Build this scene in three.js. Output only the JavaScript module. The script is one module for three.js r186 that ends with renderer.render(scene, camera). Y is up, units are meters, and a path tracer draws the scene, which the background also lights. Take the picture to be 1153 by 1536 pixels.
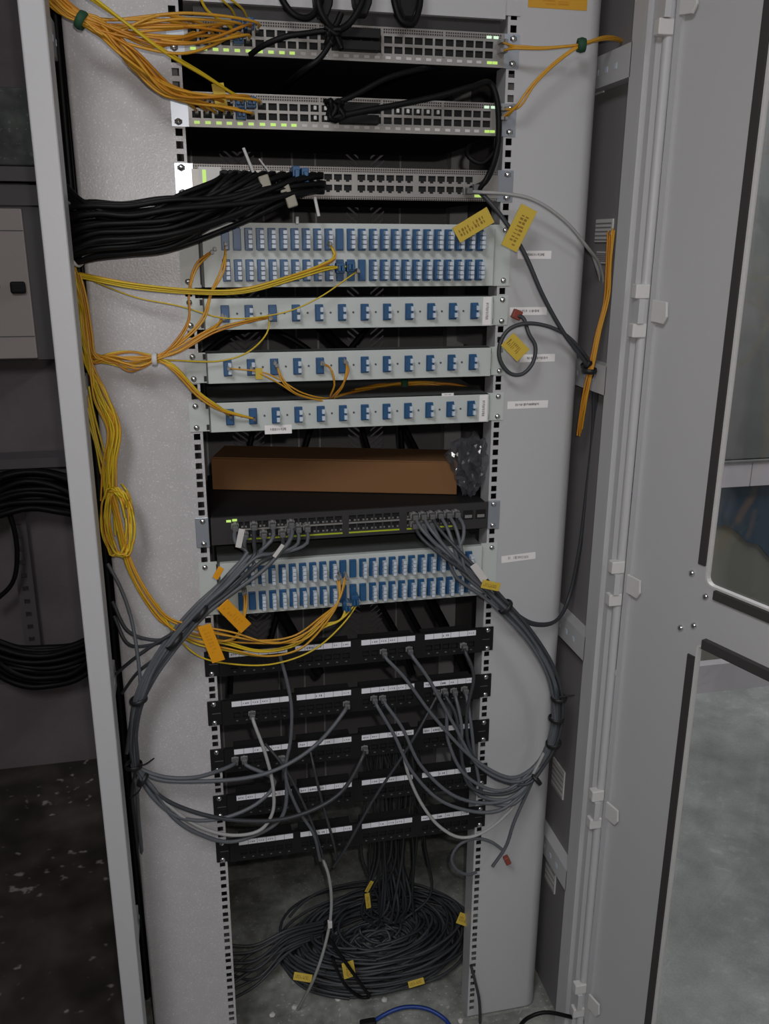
import * as THREE from 'three';
import { RoundedBoxGeometry } from 'three/addons/geometries/RoundedBoxGeometry.js';
import { RectAreaLightUniformsLib } from 'three/addons/lights/RectAreaLightUniformsLib.js';
import { mergeGeometries } from 'three/addons/utils/BufferGeometryUtils.js';
import { ImprovedNoise } from 'three/addons/math/ImprovedNoise.js';

// ---------------------------------------------------------------- camera, lights, exposure
RectAreaLightUniformsLib.init();
const scene = new THREE.Scene();
scene.background = new THREE.Color(0x000000);
const camera = new THREE.PerspectiveCamera(60.531, 1153 / 1536, 0.02, 30);
camera.position.set(-0.23276, 1.54694, 1.30156);
camera.up.set(0.058085, 0.955679, -0.288623);
camera.lookAt(-0.23276 + 0.203801, 1.54694 - 0.294374, 1.30156 - 0.933707);
const renderer = new THREE.WebGLRenderer({ antialias: true });
renderer.toneMapping = THREE.LinearToneMapping;
renderer.toneMappingExposure = 1.0;
renderer.shadowMap.enabled = true;

const LAMPS = [   // ceiling lamps: x, z, width along x, length along z, brightness
  [-0.9, 2.1, 0.6, 1.2, 15],
  [2.0, -0.5, 0.3, 1.0, 34],
  [0.9, 2.2, 0.25, 0.5, 17],
];
const TORCH = 1.05;      // small white lamp of the phone that takes the picture

// ---------------------------------------------------------------- helpers (all sizes in millimetres)
let seed = 20240611;
const rnd = () => { seed |= 0; seed = seed + 0x6D2B79F5 | 0; let t = Math.imul(seed ^ seed >>> 15, 1 | seed); t = t + Math.imul(t ^ t >>> 7, 61 | t) ^ t; return ((t ^ t >>> 14) >>> 0) / 4294967296; };
const rr = (a, b) => a + (b - a) * rnd();
const taken = {};
const numbered = (n) => { const k = taken[n] = (taken[n] ?? -1) + 1; return k ? n + '_' + String(k).padStart(3, '0') : n; };
const noise = new ImprovedNoise();
function fbm(x, y, o = 4, s = 0) { let v = 0, a = 0.5; for (let i = 0; i < o; i++) { v += a * noise.noise(x, y, s + i * 7.3); x *= 2.03; y *= 2.03; a *= 0.5; } return v; }
function tex(size, fn, srgb = true) {
  const d = new Uint8Array(size * size * 4);
  for (let j = 0; j < size; j++) for (let i = 0; i < size; i++) {
    const c = fn(i / size, j / size, i, j), p = (j * size + i) * 4;
    d[p] = c[0]; d[p + 1] = c[1]; d[p + 2] = c[2]; d[p + 3] = 255;
  }
  const t = new THREE.DataTexture(d, size, size);
  t.magFilter = THREE.LinearFilter; t.minFilter = THREE.LinearMipmapLinearFilter; t.generateMipmaps = true;
  t.wrapS = t.wrapT = THREE.RepeatWrapping; if (srgb) t.colorSpace = THREE.SRGBColorSpace; t.needsUpdate = true;
  return t;
}
function planarUV(g) {          // uv in metres, taken from the side each face points to
  const p = g.attributes.position, n = g.attributes.normal, uv = new Float32Array(p.count * 2);
  for (let i = 0; i < p.count; i++) {
    const ax = Math.abs(n.getX(i)), ay = Math.abs(n.getY(i)), az = Math.abs(n.getZ(i));
    let u, v;
    if (az >= ax && az >= ay) { u = p.getX(i); v = p.getY(i); } else if (ax >= ay) { u = p.getZ(i); v = p.getY(i); } else { u = p.getX(i); v = p.getZ(i); }
    uv[2 * i] = u; uv[2 * i + 1] = v;
  }
  g.setAttribute('uv', new THREE.BufferAttribute(uv, 2));
  return g;
}
const flat = (g) => { const h = g.index ? g.toNonIndexed() : g; for (const k of Object.keys(h.attributes)) if (!['position', 'normal', 'uv'].includes(k)) h.deleteAttribute(k); return h; };
const join = (list) => mergeGeometries(list.map(flat));
const box = (x0, x1, y0, y1, z0, z1) => { const g = new THREE.BoxGeometry(x1 - x0, y1 - y0, z1 - z0); g.translate((x0 + x1) / 2, (y0 + y1) / 2, (z0 + z1) / 2); return g; };
const rbox = (x0, x1, y0, y1, z0, z1, r = 1, s = 1) => { const g = new RoundedBoxGeometry(x1 - x0, y1 - y0, z1 - z0, s, r); g.translate((x0 + x1) / 2, (y0 + y1) / 2, (z0 + z1) / 2); return g; };
function poly(pts, depth, holes = [], bevel = 0) {
  const s = new THREE.Shape(pts.map(([x, y]) => new THREE.Vector2(x, y)));
  for (const h of holes) s.holes.push(new THREE.Path(h.map(([x, y]) => new THREE.Vector2(x, y))));
  return new THREE.ExtrudeGeometry(s, { depth, bevelEnabled: bevel > 0, bevelThickness: bevel, bevelSize: bevel, bevelOffset: -bevel, bevelSegments: 1, curveSegments: 6 });
}
const rect = (x0, x1, y0, y1) => [[x0, y0], [x1, y0], [x1, y1], [x0, y1]];
const plate = (x0, x1, y0, y1, z0, depth, holes) => { const g = poly(rect(x0, x1, y0, y1), depth, holes.map((h) => rect(...h))); g.translate(0, 0, z0); return g; };
const vec = (a) => new THREE.Vector3(a[0], a[1], a[2]);
function tubeGeo(pts, r, per = 7, radial = 6) {
  const c = new THREE.CatmullRomCurve3(pts.map(vec), false, 'centripetal');
  return new THREE.TubeGeometry(c, Math.max(4, (pts.length - 1) * per), r, radial, false);
}
const cyl = (r, h, n = 12) => new THREE.CylinderGeometry(r, r, h, n);
function mm(g) { g.scale(0.001, 0.001, 0.001); return planarUV(g); }
function mesh(name, g, m) { const o = new THREE.Mesh(g, m); o.name = name; o.castShadow = o.receiveShadow = true; return o; }
function part(parent, name, g, m, label) { const o = mesh(name, mm(g), m); parent.add(o); if (label) o.userData.label = label; return o; }
function share(parent, name, g, m, x, y, z) { const o = mesh(name, g, m); o.position.set(x / 1000, y / 1000, z / 1000); parent.add(o); return o; }   // g is already in metres
function thing(name, label, category, at = [0, 0, 0], group) {
  const o = new THREE.Group(); o.name = numbered(name); o.position.set(at[0] / 1000, at[1] / 1000, at[2] / 1000);
  o.userData = { label, category }; if (group) o.userData.group = group;
  scene.add(o); return o;
}
function solid(name, label, category, g, m, group) {     // a thing of one mesh; its origin is moved to its own base
  g.computeBoundingBox(); const b = g.boundingBox, c = [(b.min.x + b.max.x) / 2, b.min.y, (b.min.z + b.max.z) / 2];
  g.translate(-c[0], -c[1], -c[2]);
  const o = mesh(numbered(name), mm(g), m); o.position.set(c[0] / 1000, c[1] / 1000, c[2] / 1000);
  o.userData = { label, category }; if (group) o.userData.group = group;
  scene.add(o); return o;
}
function struct(name, g, m) { const o = mesh(name, mm(g), m); o.userData.kind = 'structure'; scene.add(o); return o; }

// ---------------------------------------------------------------- materials
const mat = (c, roughness = 0.6, o = {}) => new THREE.MeshStandardMaterial({ color: new THREE.Color().setRGB(...c), roughness, ...o });
const at = (t, n) => { const c = t.clone(); c.repeat.set(n, n); c.needsUpdate = true; return c; };
// powder coat: fine orange-peel, with light glints painted in as pale flecks
const peel = tex(512, (u, v, i, j) => { const a = rnd() * 255; return [a, a, a]; }, false);
const peelSoft = tex(512, (u, v) => { const a = 128 + 150 * fbm(u * 60, v * 60, 2, 3); return [a, a, a]; }, false);
const M = {};
M.paint = mat([0.50, 0.50, 0.505], 0.42, { bumpMap: at(peelSoft, 3), bumpScale: 0.00015 });
const grainGlints = tex(1024, (u, v) => { const f = rnd(); const k = 205 + 8 * fbm(u * 40, v * 40, 2, 8) + rr(-5, 5) + (f > 0.965 ? rr(14, 56) : 0); return [k, k * 0.985, k * 0.98].map((q) => Math.min(255, q)); });
M.fleckGlint = mat([0.83, 0.835, 0.85], 0.33, { map: at(grainGlints, 0.9), bumpMap: at(peel, 1.7), bumpScale: 0.00012 });
M.plastic = mat([0.62, 0.61, 0.59], 0.45);
M.rubber = mat([0.022, 0.021, 0.021], 0.6);
M.zinc = mat([0.55, 0.6, 0.66], 0.32, { metalness: 0.75 });
M.silver = mat([0.34, 0.33, 0.31], 0.42, { metalness: 0.5 });
M.screw = mat([0.7, 0.7, 0.7], 0.25, { metalness: 1 });
const dull = (c, roughness, k = 0.35) => new THREE.MeshPhysicalMaterial({ color: new THREE.Color().setRGB(...c), roughness, specularIntensity: k });
M.black = dull([0.01, 0.01, 0.011], 0.6, 0.5);
M.blackMatt = dull([0.014, 0.014, 0.015], 0.7, 0.5);
M.dark = mat([0.028, 0.026, 0.026], 0.6);
M.hole = dull([0.014, 0.014, 0.015], 0.7, 0.5);
M.odf = mat([0.54, 0.58, 0.55], 0.45, { bumpMap: at(peelSoft, 3), bumpScale: 0.0001 });
M.blue = mat([0.02, 0.092, 0.215], 0.4);
M.cap = mat([0.55, 0.62, 0.70], 0.45);
M.capClear = mat([0.3, 0.28, 0.22], 0.45);
M.card = mat([0.2, 0.095, 0.033], 0.85, { map: null });
M.paper = mat([0.62, 0.6, 0.58], 0.7);
M.red = mat([0.25, 0.05, 0.03], 0.5);
M.green = mat([0.01, 0.06, 0.025], 0.7);
M.stripe = mat([0.42, 0.5, 0.02], 0.5);
M.led = mat([0.2, 0.5, 0.05], 0.5, { emissive: new THREE.Color().setRGB(0.55, 0.72, 0.2), emissiveIntensity: 0.75 });
M.ledWhite = mat([0.5, 0.6, 0.5], 0.5, { emissive: new THREE.Color().setRGB(0.6, 0.85, 0.6), emissiveIntensity: 0.8 });
M.fibre = mat([0.60, 0.30, 0.022], 0.45);
M.fibreDeep = mat([0.52, 0.21, 0.012], 0.45);
M.fibreYellow = mat([0.62, 0.44, 0.015], 0.45);
M.wireBlack = dull([0.005, 0.005, 0.0055], 0.5, 0.4);
M.wireGrey = mat([0.105, 0.112, 0.122], 0.5);
M.wirePale = mat([0.36, 0.36, 0.35], 0.5);
M.wireDark = mat([0.04, 0.043, 0.048], 0.5);
M.inside = mat([0.2, 0.19, 0.19], 0.7);  // cabinet paint darkened, so the shade inside the rack is in the colour
M.wireCoil = mat([0.06, 0.063, 0.068], 0.55);
M.wireBlue = mat([0.01, 0.045, 0.25], 0.45);
M.boot = mat([0.12, 0.12, 0.12], 0.5);
M.plugClear = mat([0.24, 0.235, 0.225], 0.4);
M.tie = mat([0.008, 0.008, 0.009], 0.5);
M.tieWhite = mat([0.6, 0.6, 0.58], 0.5);
// flat print: stickers with a line of small dark lettering, hand-written tags, printed label strips
function canvasTex(w, h, draw) { const c = document.createElement('canvas'); c.width = w; c.height = h; draw(c.getContext('2d'), w, h); const t = new THREE.CanvasTexture(c); t.colorSpace = THREE.SRGBColorSpace; return t; }
const marks = (g, x, y, w, h, n) => { for (let i = 0; i < n; i++) { const a = x + (w / n) * i; if (rnd() < 0.14) continue; g.fillRect(a, y + rr(0, h * 0.15), (w / n) * rr(0.25, 0.7), h * rr(0.7, 1)); } };
const printed = (paper, ink, n, k, x0 = 0.18, x1 = 0.82) => mat([1, 1, 1], 0.7, { map: canvasTex(256, 48, (g, w, h) => { g.fillStyle = paper; g.fillRect(0, 0, w, h); g.fillStyle = ink; for (let i = 0; i < k; i++) marks(g, w * x0, h * (0.3 + 0.45 * i / Math.max(1, k)), w * (x1 - x0), h * (k > 1 ? 0.22 : 0.34), n); }) });
M.tag = [0, 1, 2].map(() => printed('#c9ad3e', '#8a6a1c', 9, 2, 0.1, 0.85));
M.flag = [0, 1].map(() => printed('#e39a06', '#cf8a08', 8, 2, 0.1, 0.8));
M.sticker = [0, 1, 2, 3, 4, 5].map(() => printed('#f0edeb', '#5c5a5a', 15, 1, 0.2, 0.8));
M.orangeSticker = printed('#d09a2a', '#c08414', 20, 2, 0.05, 0.95);
M.strip = [0, 1, 2, 3, 4, 5].map((i) => mat([1, 1, 1], 0.6, { map: canvasTex(256, 24, (g, w, h) => { g.fillStyle = '#ececf0'; g.fillRect(0, 0, w, h); g.fillStyle = '#8b8b90'; for (let q = 1; q < 6; q++) g.fillRect(q * w / 6, 0, 2, h); g.fillStyle = '#4a4a4e'; if (i % 2) marks(g, w * rr(0.15, 0.6), h * 0.3, w * 0.12, h * 0.45, 4); for (let q = 0; q < 6; q++) if (rnd() < 0.5) { g.fillStyle = '#83838a'; marks(g, q * w / 6 + 8, h * 0.35, w / 9, h * 0.3, 3); } }) }));
M.vent = mat([1, 1, 1], 0.45, { metalness: 0.3, map: (() => { const t = canvasTex(64, 32, (g) => { g.fillStyle = '#8d8883'; g.fillRect(0, 0, 64, 32); g.fillStyle = '#171615'; for (let i = 0; i < 4; i++) for (let j = 0; j < 2; j++) { g.beginPath(); g.arc(8 + i * 16, 8 + j * 16, 5, 0, 7); g.fill(); } }); t.wrapS = t.wrapT = THREE.RepeatWrapping; t.repeat.set(1 / 0.013, 1 / 0.0065); return t; })() });
const concrete = tex(1024, (u, v) => {
  const a = fbm(u * 7, v * 7, 5, 1), b = fbm(u * 24, v * 24, 3, 9), c = fbm(u * 3, v * 3, 3, 20), s = fbm(u * 60, v * 60, 2, 31) > 0.27 ? 34 : 0;
  const k = 150 + 70 * a + 40 * b + 60 * c + s + rr(-7, 7); return [k * 0.97, k * 0.985, k * 0.96];
});
const wallTex = tex(512, (u, v) => { const k = 205 + 35 * fbm(u * 6, v * 6, 5, 4) + rr(-5, 5); return [k, k * 0.985, k * 0.98]; });
const floorTex = tex(2048, (u, v) => {       // one map for the whole floor: concrete with black-brown dirt and painted-in shade on the left-hand side
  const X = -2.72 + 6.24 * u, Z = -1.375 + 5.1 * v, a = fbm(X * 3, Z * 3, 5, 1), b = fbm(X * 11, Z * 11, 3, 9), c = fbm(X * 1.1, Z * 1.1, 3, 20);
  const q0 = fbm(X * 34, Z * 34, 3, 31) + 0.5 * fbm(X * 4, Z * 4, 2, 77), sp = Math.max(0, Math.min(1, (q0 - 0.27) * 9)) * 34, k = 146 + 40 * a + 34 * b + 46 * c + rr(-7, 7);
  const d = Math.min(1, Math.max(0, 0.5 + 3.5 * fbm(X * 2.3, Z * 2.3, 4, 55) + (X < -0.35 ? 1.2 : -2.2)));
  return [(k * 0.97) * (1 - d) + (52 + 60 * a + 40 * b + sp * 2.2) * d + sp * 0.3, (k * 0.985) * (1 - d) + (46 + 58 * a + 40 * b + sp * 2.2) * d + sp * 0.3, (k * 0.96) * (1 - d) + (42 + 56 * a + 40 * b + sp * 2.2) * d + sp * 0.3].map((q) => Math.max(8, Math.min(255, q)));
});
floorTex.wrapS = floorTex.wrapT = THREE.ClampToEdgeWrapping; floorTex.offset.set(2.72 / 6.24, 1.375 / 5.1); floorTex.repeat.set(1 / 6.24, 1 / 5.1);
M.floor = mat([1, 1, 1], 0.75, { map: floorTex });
M.wall = mat([0.24, 0.215, 0.225], 0.9, { map: at(wallTex, 1) });
M.wallSlab = mat([0.4, 0.42, 0.41], 0.85, { map: at(concrete, 1.5) });
M.ceiling = mat([0.32, 0.32, 0.31], 0.9);
M.base = mat([0.95, 0.94, 0.9], 0.7, { map: at(concrete, 2) });
M.bodyShaded = mat([0.10, 0.105, 0.10], 0.6);  // panel bodies coloured dark to paint in the shade on their tops
M.beige = mat([0.42, 0.37, 0.34], 0.6);
M.steelDark = mat([0.1, 0.093, 0.095], 0.6);
M.cream = mat([0.2, 0.2, 0.165], 0.8);
M.strip1 = mat([0.045, 0.041, 0.04], 0.6);
M.trunk = mat([0.6, 0.57, 0.58], 0.5);
M.tarp = mat([0.045, 0.075, 0.105], 0.55);
M.board = mat([0.25, 0.27, 0.255], 0.75, { map: at(wallTex, 1) });
M.glass = new THREE.MeshPhysicalMaterial({ color: 0xffffff, roughness: 0.03, transmission: 1, thickness: 0, ior: 1.5 });
M.bag = new THREE.MeshPhysicalMaterial({ color: 0xd8d8dc, roughness: 0.14, transmission: 0.95, thickness: 0, ior: 1.5, side: THREE.DoubleSide, flatShading: true });
M.lamp = mat([0.8, 0.8, 0.8], 0.5, { emissive: new THREE.Color(1, 0.98, 0.95), emissiveIntensity: 2 });

// ---------------------------------------------------------------- room
const X0 = -2600, X1 = 3400, Z0 = -1255, Z1 = 3600, TOP = 2900, W = 120;
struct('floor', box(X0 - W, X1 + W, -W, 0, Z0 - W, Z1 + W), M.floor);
struct('ceiling', box(X0 - W, X1 + W, TOP, TOP + W, Z0 - W, Z1 + W), M.ceiling);
struct('wall_back', box(X0 - W, X1 + W, 0, TOP, Z0 - W, Z0), M.wall);
struct('wall_front', box(X0 - W, X1 + W, 0, TOP, Z1, Z1 + W), M.wall);
struct('wall_left', box(X0 - W, X0, 0, TOP, Z0, Z1), M.wall);
struct('wall_right', box(X1, X1 + W, 0, TOP, Z0, Z1), M.wall);
for (const [x, z, w, l, k] of LAMPS) {
  const t = thing('ceiling_lamp', x < 0 ? 'wide white lamp panel on the ceiling in front of the rack' : z < 0 ? 'long white lamp panel on the ceiling beside the rack' : 'short white lamp panel on the ceiling right of the wide one', 'lamp', [x * 1000, TOP - 40, z * 1000]);
  part(t, 'housing', box(-w * 500 - 15, w * 500 + 15, 12, 40, -l * 500 - 15, l * 500 + 15), M.plastic);
  part(t, 'diffuser', box(-w * 500, w * 500, 4, 12, -l * 500, l * 500), M.lamp);
  const a = new THREE.RectAreaLight(0xf7f9ff, k, w, l); a.position.set(0, 0.0, 0); a.rotation.x = -Math.PI / 2; t.add(a); a.name = 'lamp_light';
}
{ // the phone that takes the picture, with its small lamp on
  const t = thing('phone', 'slim dark phone held up in front of the rack with its lamp on', 'phone', [-232.8, 1470, 1330]);
  part(t, 'case', rbox(-40, 40, 0, 150, 0, 9, 4, 2), M.dark);
  part(t, 'lamp_lens', box(18, 24, 118, 124, -1, 0), M.lamp);
  const l = new THREE.PointLight(0xfff8f4, TORCH); l.position.set(0.021, 0.121, -0.012); l.shadow.radius = 0.4; l.castShadow = true; l.name = 'phone_light'; t.add(l);
}

// ---------------------------------------------------------------- the rack cabinet
const UH = 44.45, YT = 1870;
const holeY = []; for (let k = -2; k < 40; k++) for (const h of [6.35, 22.225, 38.1]) holeY.push(YT - k * UH - h);
const rack = thing('server_rack', 'tall open light grey steel cabinet with square-hole rails and glazed side-hung door', 'cabinet', [0, 0, 0]);
for (const s of [-1, 1]) {
  const holes = holeY.map((y) => s > 0 ? [232.55 - 4.7, 232.55 + 4.7, y - 4.7, y + 4.7] : [-232.55 - 4.7, -232.55 + 4.7, y - 4.7, y + 4.7]);
  const br = s > 0 ? 24 : 6, flatPart = s > 0 ? plate(224, 346, 79, 1990, -2, 2, holes) : plate(-364, -224, 79, 1990, -2, 2, holes);
  const prof = []; for (let i = 0; i <= 14; i++) { const a = i / 14 * Math.PI / 2; prof.push([370 - br + br * Math.sin(a), -br + br * Math.cos(a)]); } prof.push([370, -120]);
  const inner = prof.map(([x, z]) => [x - 2, z - (x > 369 ? 0 : 2)]).reverse();
  const bend = poly([...prof, ...inner].map(([x, z]) => [s * x, -z]), 1911); bend.rotateX(-Math.PI / 2); bend.translate(0, 79, 0);
  const lip = box(Math.min(s * 224, s * 226), Math.max(s * 224, s * 226), 79, 1990, -40, -2);
  part(rack, 'filler_plate', join([flatPart, bend, lip]), s < 0 ? M.fleckGlint : M.paint);
}
part(rack, 'front_upright', join([rbox(-402, -372, 0, 2020, 88, 130, 3), box(-402, -386, 0, 2020, 40, 90)]), M.paint);
{ const pr = [[384, 58], [384, 96], [378, 96], [378, 110], [386, 110], [386, 124], [391, 130], [404, 130], [404, 58]]; const g = poly(pr.map(([x, z]) => [x, -z]), 2020); g.rotateX(-Math.PI / 2); part(rack, 'front_upright', g, M.paint); }
part(rack, 'rear_upright', box(-402, -360, 0, 2020, -770, -730), M.paint); part(rack, 'rear_upright', box(360, 402, 0, 2020, -770, -730), M.paint);
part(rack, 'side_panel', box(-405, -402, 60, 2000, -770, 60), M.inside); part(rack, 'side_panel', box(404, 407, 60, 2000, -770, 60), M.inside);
part(rack, 'roof', box(-402, 404, 2000, 2030, -770, 130), M.paint);
part(rack, 'base_plate', box(-402, 404, 40, 70, -770, 130), M.base);
part(rack, 'plinth', join([box(-395, 395, 0, 40, 90, 120), box(-395, -365, 0, 40, -760, 90), box(365, 395, 0, 40, -760, 90)]), M.paint);
for (const [y, z, h, w] of [[1548, -22, 34, 40], [1516, -12, 18, 32], [1766, -88, 22, 40], [540, -42, 60, 36], [320, -42, 70, 30]]) {   // slatted vents in the right side panel, the light on them painted as pale plates
  const v = part(rack, 'lit_side_vent', box(401.5, 404, y, y + h, z - 30, z + w - 12), M.plastic);
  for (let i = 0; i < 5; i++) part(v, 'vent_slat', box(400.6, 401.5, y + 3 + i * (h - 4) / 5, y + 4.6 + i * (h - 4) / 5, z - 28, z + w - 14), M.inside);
}
for (const y of [1768, 1322, 870, 400]) for (const s of [-1, 1]) {
  const x0 = s < 0 ? -400 : 384, x1 = s < 0 ? -380 : 404;
  const o = part(rack, 'depth_strut', box(x0, x1, y, y + 44, -730, 60), M.paint);
  for (let i = 0; i < 4; i++) part(o, 'strut_hole', box(s < 0 ? -380 : 383.4, s < 0 ? -379.4 : 384, y + 17, y + 25, 10 - i * 30, 18 - i * 30), M.cap);
}
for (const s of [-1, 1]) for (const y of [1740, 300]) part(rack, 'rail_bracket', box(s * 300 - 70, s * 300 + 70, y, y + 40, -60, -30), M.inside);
{ // rear door with two ladders of slanted vent slots cut through it
  const holes = []; const cols = [[127, 155, 1], [182, 214, -1], [-150, -112, 1], [-112, -76, -1]];
  for (const [a, b, d] of cols) for (let y = 560; y < 1760; y += 15.5) { const h = (b - a) * 0.82; holes.push(d > 0 ? [[a, y + h], [b, y], [b, y + 5.5], [a, y + h + 5.5]] : [[a, y], [b, y + h], [b, y + h + 5.5], [a, y + 5.5]]); }
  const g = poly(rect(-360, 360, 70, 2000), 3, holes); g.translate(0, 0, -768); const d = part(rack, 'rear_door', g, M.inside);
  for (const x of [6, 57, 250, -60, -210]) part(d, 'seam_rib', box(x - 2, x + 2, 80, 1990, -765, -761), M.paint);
}
// glazed front door, hinged at the right upright and opened past a right angle
const DA = 17.5 * Math.PI / 180;
const door = new THREE.Group();
{
  const T = (g) => { g.rotateY(-(Math.PI / 2 - DA)); g.translate(409, 0, 130); return g; };   // local x runs along the leaf, local z points to the side the camera sees
  const rr4 = (x0, x1, y0, y1, r) => { const o = []; for (const [cx, cy, a0] of [[x1 - r, y0 + r, -90], [x1 - r, y1 - r, 0], [x0 + r, y1 - r, 90], [x0 + r, y0 + r, 180]]) for (let i = 0; i <= 4; i++) { const a = (a0 + i * 22.5) * Math.PI / 180; o.push([cx + r * Math.cos(a), cy + r * Math.sin(a)]); } return o; };
  const wins = [[149, 640, 1087, 1930, 14], [149, 640, 110, 996, 6]];
  const leaf = poly(rect(2, 780, 40, 1995), 7, wins.map((w) => rr4(...w))); leaf.translate(0, 0, -7);
  const d = part(rack, 'door', T(leaf), M.paint);
  const lip = poly(rect(4, 776, 44, 1990), 6, [rect(14, 766, 54, 1980)]); part(d, 'edge_fold', T(lip), M.paint);
  for (const w of wins) {
    const p = poly(rr4(w[0] - 1, w[1] + 1, w[2] - 1, w[3] + 1, w[4]), 4); p.translate(0, 0, -6); part(d, 'window_pane', T(p), M.glass);
    const outer = rr4(w[0], w[1], w[2], w[3], w[4]), inn = rr4(w[0] + 3, w[1] - 3, w[2] + 3, w[3] - 3, Math.max(3, w[4] - 3));
    const sl = poly(outer, 8, [inn]); sl.translate(0, 0, -7); part(d, 'window_seal', T(sl), M.plastic);
    const up = w[2] > 900;
    part(d, 'clamp_strip', T(box(136, 148, up ? 1115 : 60, up ? 1960 : 975, 0, 3)), M.strip1);
    part(d, 'clamp_strip', T(up ? box(169, 640, 1073, 1086, 0, 5) : box(163, 640, 996, 1010, 0, 9)), M.strip1);
  }
  for (const [x, y] of [[126, 1097], [154, 1071], [140, 1021], [117, 1008]]) { const c = new THREE.LatheGeometry([[0.01, 5], [3, 4.4], [4.6, 2.5], [5, 0]].map(([a, b]) => new THREE.Vector2(a, b)), 10); c.rotateX(Math.PI / 2); c.translate(x, y, 0); part(d, 'screw', T(c), M.screw); }
  for (const y of [1841, 1455, 1042, 633, 226]) {
    const flap = poly([[12, -14], [34, -16], [40, -6], [38, 14], [12, 16]], 3, [], 0.6); flap.translate(0, y, 6);
    const h = part(d, 'hinge', T(flap), M.plastic);
    for (const q of [1, -1]) { const b = rbox(378, 400, y + (q > 0 ? 17 : -37), y + (q > 0 ? 37 : -17), 128, 143, 2); part(h, 'hinge_block', b, M.plastic); }
    part(h, 'hinge_pin', box(383, 392, y - 17, y + 17, 128, 146), M.paint);
  }
}
part(rack, 'hinge_rod', join([cyl(7, 1900, 10).translate(397, 1000, 133)]), M.paint);

// ---------------------------------------------------------------- rack-mounted equipment
const gScrew = (() => { const g = new THREE.LatheGeometry([[0.01, 3.4], [2.4, 3], [4.2, 1.6], [4.6, 0]].map(([a, b]) => new THREE.Vector2(a, b)), 10); g.rotateX(Math.PI / 2); return mm(g); })();
const ear = (s, h, x0 = 219) => join([plate(s > 0 ? x0 : -241.3, s > 0 ? 241.3 : -x0, 0.5, h - 0.5, 0, 2, [[s * 232.5 - 5, s * 232.5 + 5, 4, 9], [s * 232.5 - 5, s * 232.5 + 5, h - 9, h - 4]])]);
function ears(t, h, m, scr = 1, x0 = 219) {
  for (const s of [-1, 1]) { const e = part(t, 'mounting_ear', ear(s, h, x0), m); if (scr) for (const y of [6.4, h - 6.4]) share(e, 'screw', gScrew, M.screw, s * 232.5, y, 2); }
}
function rackUnit(name, label, category, vTop, h, group) { return thing(name, label, category, [0, YT - vTop - h, 0], group); }
const gSocket = mm(box(-5.6, 5.6, -4.2, 4.2, -3, 0)), gJack = mm(box(-6, 6, -5.4, 5.4, -3, 0));
const gJackTooth = mm(join([box(-6, -2.6, 4.2, 7, -2, 0), box(2.6, 6, 4.2, 7, -2, 0)]));
const gLed = mm(box(-3.6, 3.6, -1.8, 1.8, 0, 0.7));

{ // pale power unit at the very top
  const t = rackUnit('power_unit', 'pale grey power distribution unit at the very top of the rack', 'power unit', -62, 90);
  part(t, 'body', box(-218, 218, 0, 90, -180, 6), M.paint); part(t, 'mounting_ear', box(218, 241, 6, 90, 0, 2), M.paint); part(t, 'mounting_ear', box(-241, -218, 6, 90, 0, 2), M.paint);
  part(t, 'switch_plate', box(128, 152, 33, 60, 6, 8), M.dark);
  part(t, 'shelf_lip', box(-206, 214, -16, 0, -160, -3), M.dark);
  for (const x of [-70, -15, 40]) part(t, 'outlet', rbox(x - 22, x + 22, 30, 74, 6, 9, 2), M.black);
}
// fibre switches: two rows of small square sockets, vent row above, lamps below
function fibreSwitch(vTop, label) {
  const t = rackUnit('network_switch', label, 'switch', vTop, UH, 'fibre switches');
  part(t, 'body', box(-218, 218, 1, 43.5, -330, -4), M.blackMatt);
  const holes = [], cols = [];
  for (let i = 0; i < 29; i++) { const x = -216 + 7.25 + i * 14.5 + (i % 6 < 3 ? 0.4 : -0.4); cols.push(x); for (const y of [28.5, 16]) holes.push([x - 5.7, x + 5.7, y - 4.4, y + 4.4]); }
  part(t, 'face_plate', plate(-219, 219, 0.5, 43.9, 0, 3, holes), M.silver);
  part(t, 'vent_strip', box(-214, 214, 36, 42.5, 3, 3.6), M.vent);
  for (const x of cols) for (const y of [28.5, 16]) share(t, 'socket', gSocket, M.hole, x, y, -0.4);
  for (let i = 0; i < 5; i++) part(t, 'divider', box(-217 + i * 87 - 1.2, -217 + i * 87 + 1.2, 10, 42, 3, 4.5), M.silver);
  for (let i = 0; i < 28; i++) share(t, 'indicator_light', gLed, i < 10 ? M.led : M.paper, cols[i], 6.2, 3);
  for (const [x, y] of [[196, 38], [206, 38]]) share(t, 'indicator_light', gLed, M.ledWhite, x, y, 3.7);
  for (const x of [198, 206]) share(t, 'indicator_light', gLed, M.led, x, 6.2, 3.2);
  ears(t, UH, M.zinc, 1);
  return t;
}
fibreSwitch(UH * 1, 'upper fibre switch with silver face, just below the pale power unit');
{
  const t = fibreSwitch(UH * 3, 'second fibre switch from the top with row of bright socket latches'), g = mm(rbox(-2, 2, -2.6, 2.6, 0, 4, 0.6));
  for (let i = 11; i < 24; i++) if (i < 17 || i > 18) { share(t, 'socket_latch', g, M.tieWhite, -216 + 7.25 + i * 14.5, 29, 1.5); if (i < 15) share(t, 'socket_latch', g, M.tieWhite, -216 + 7.25 + i * 14.5, 16.5, 1.5); }
}
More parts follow.
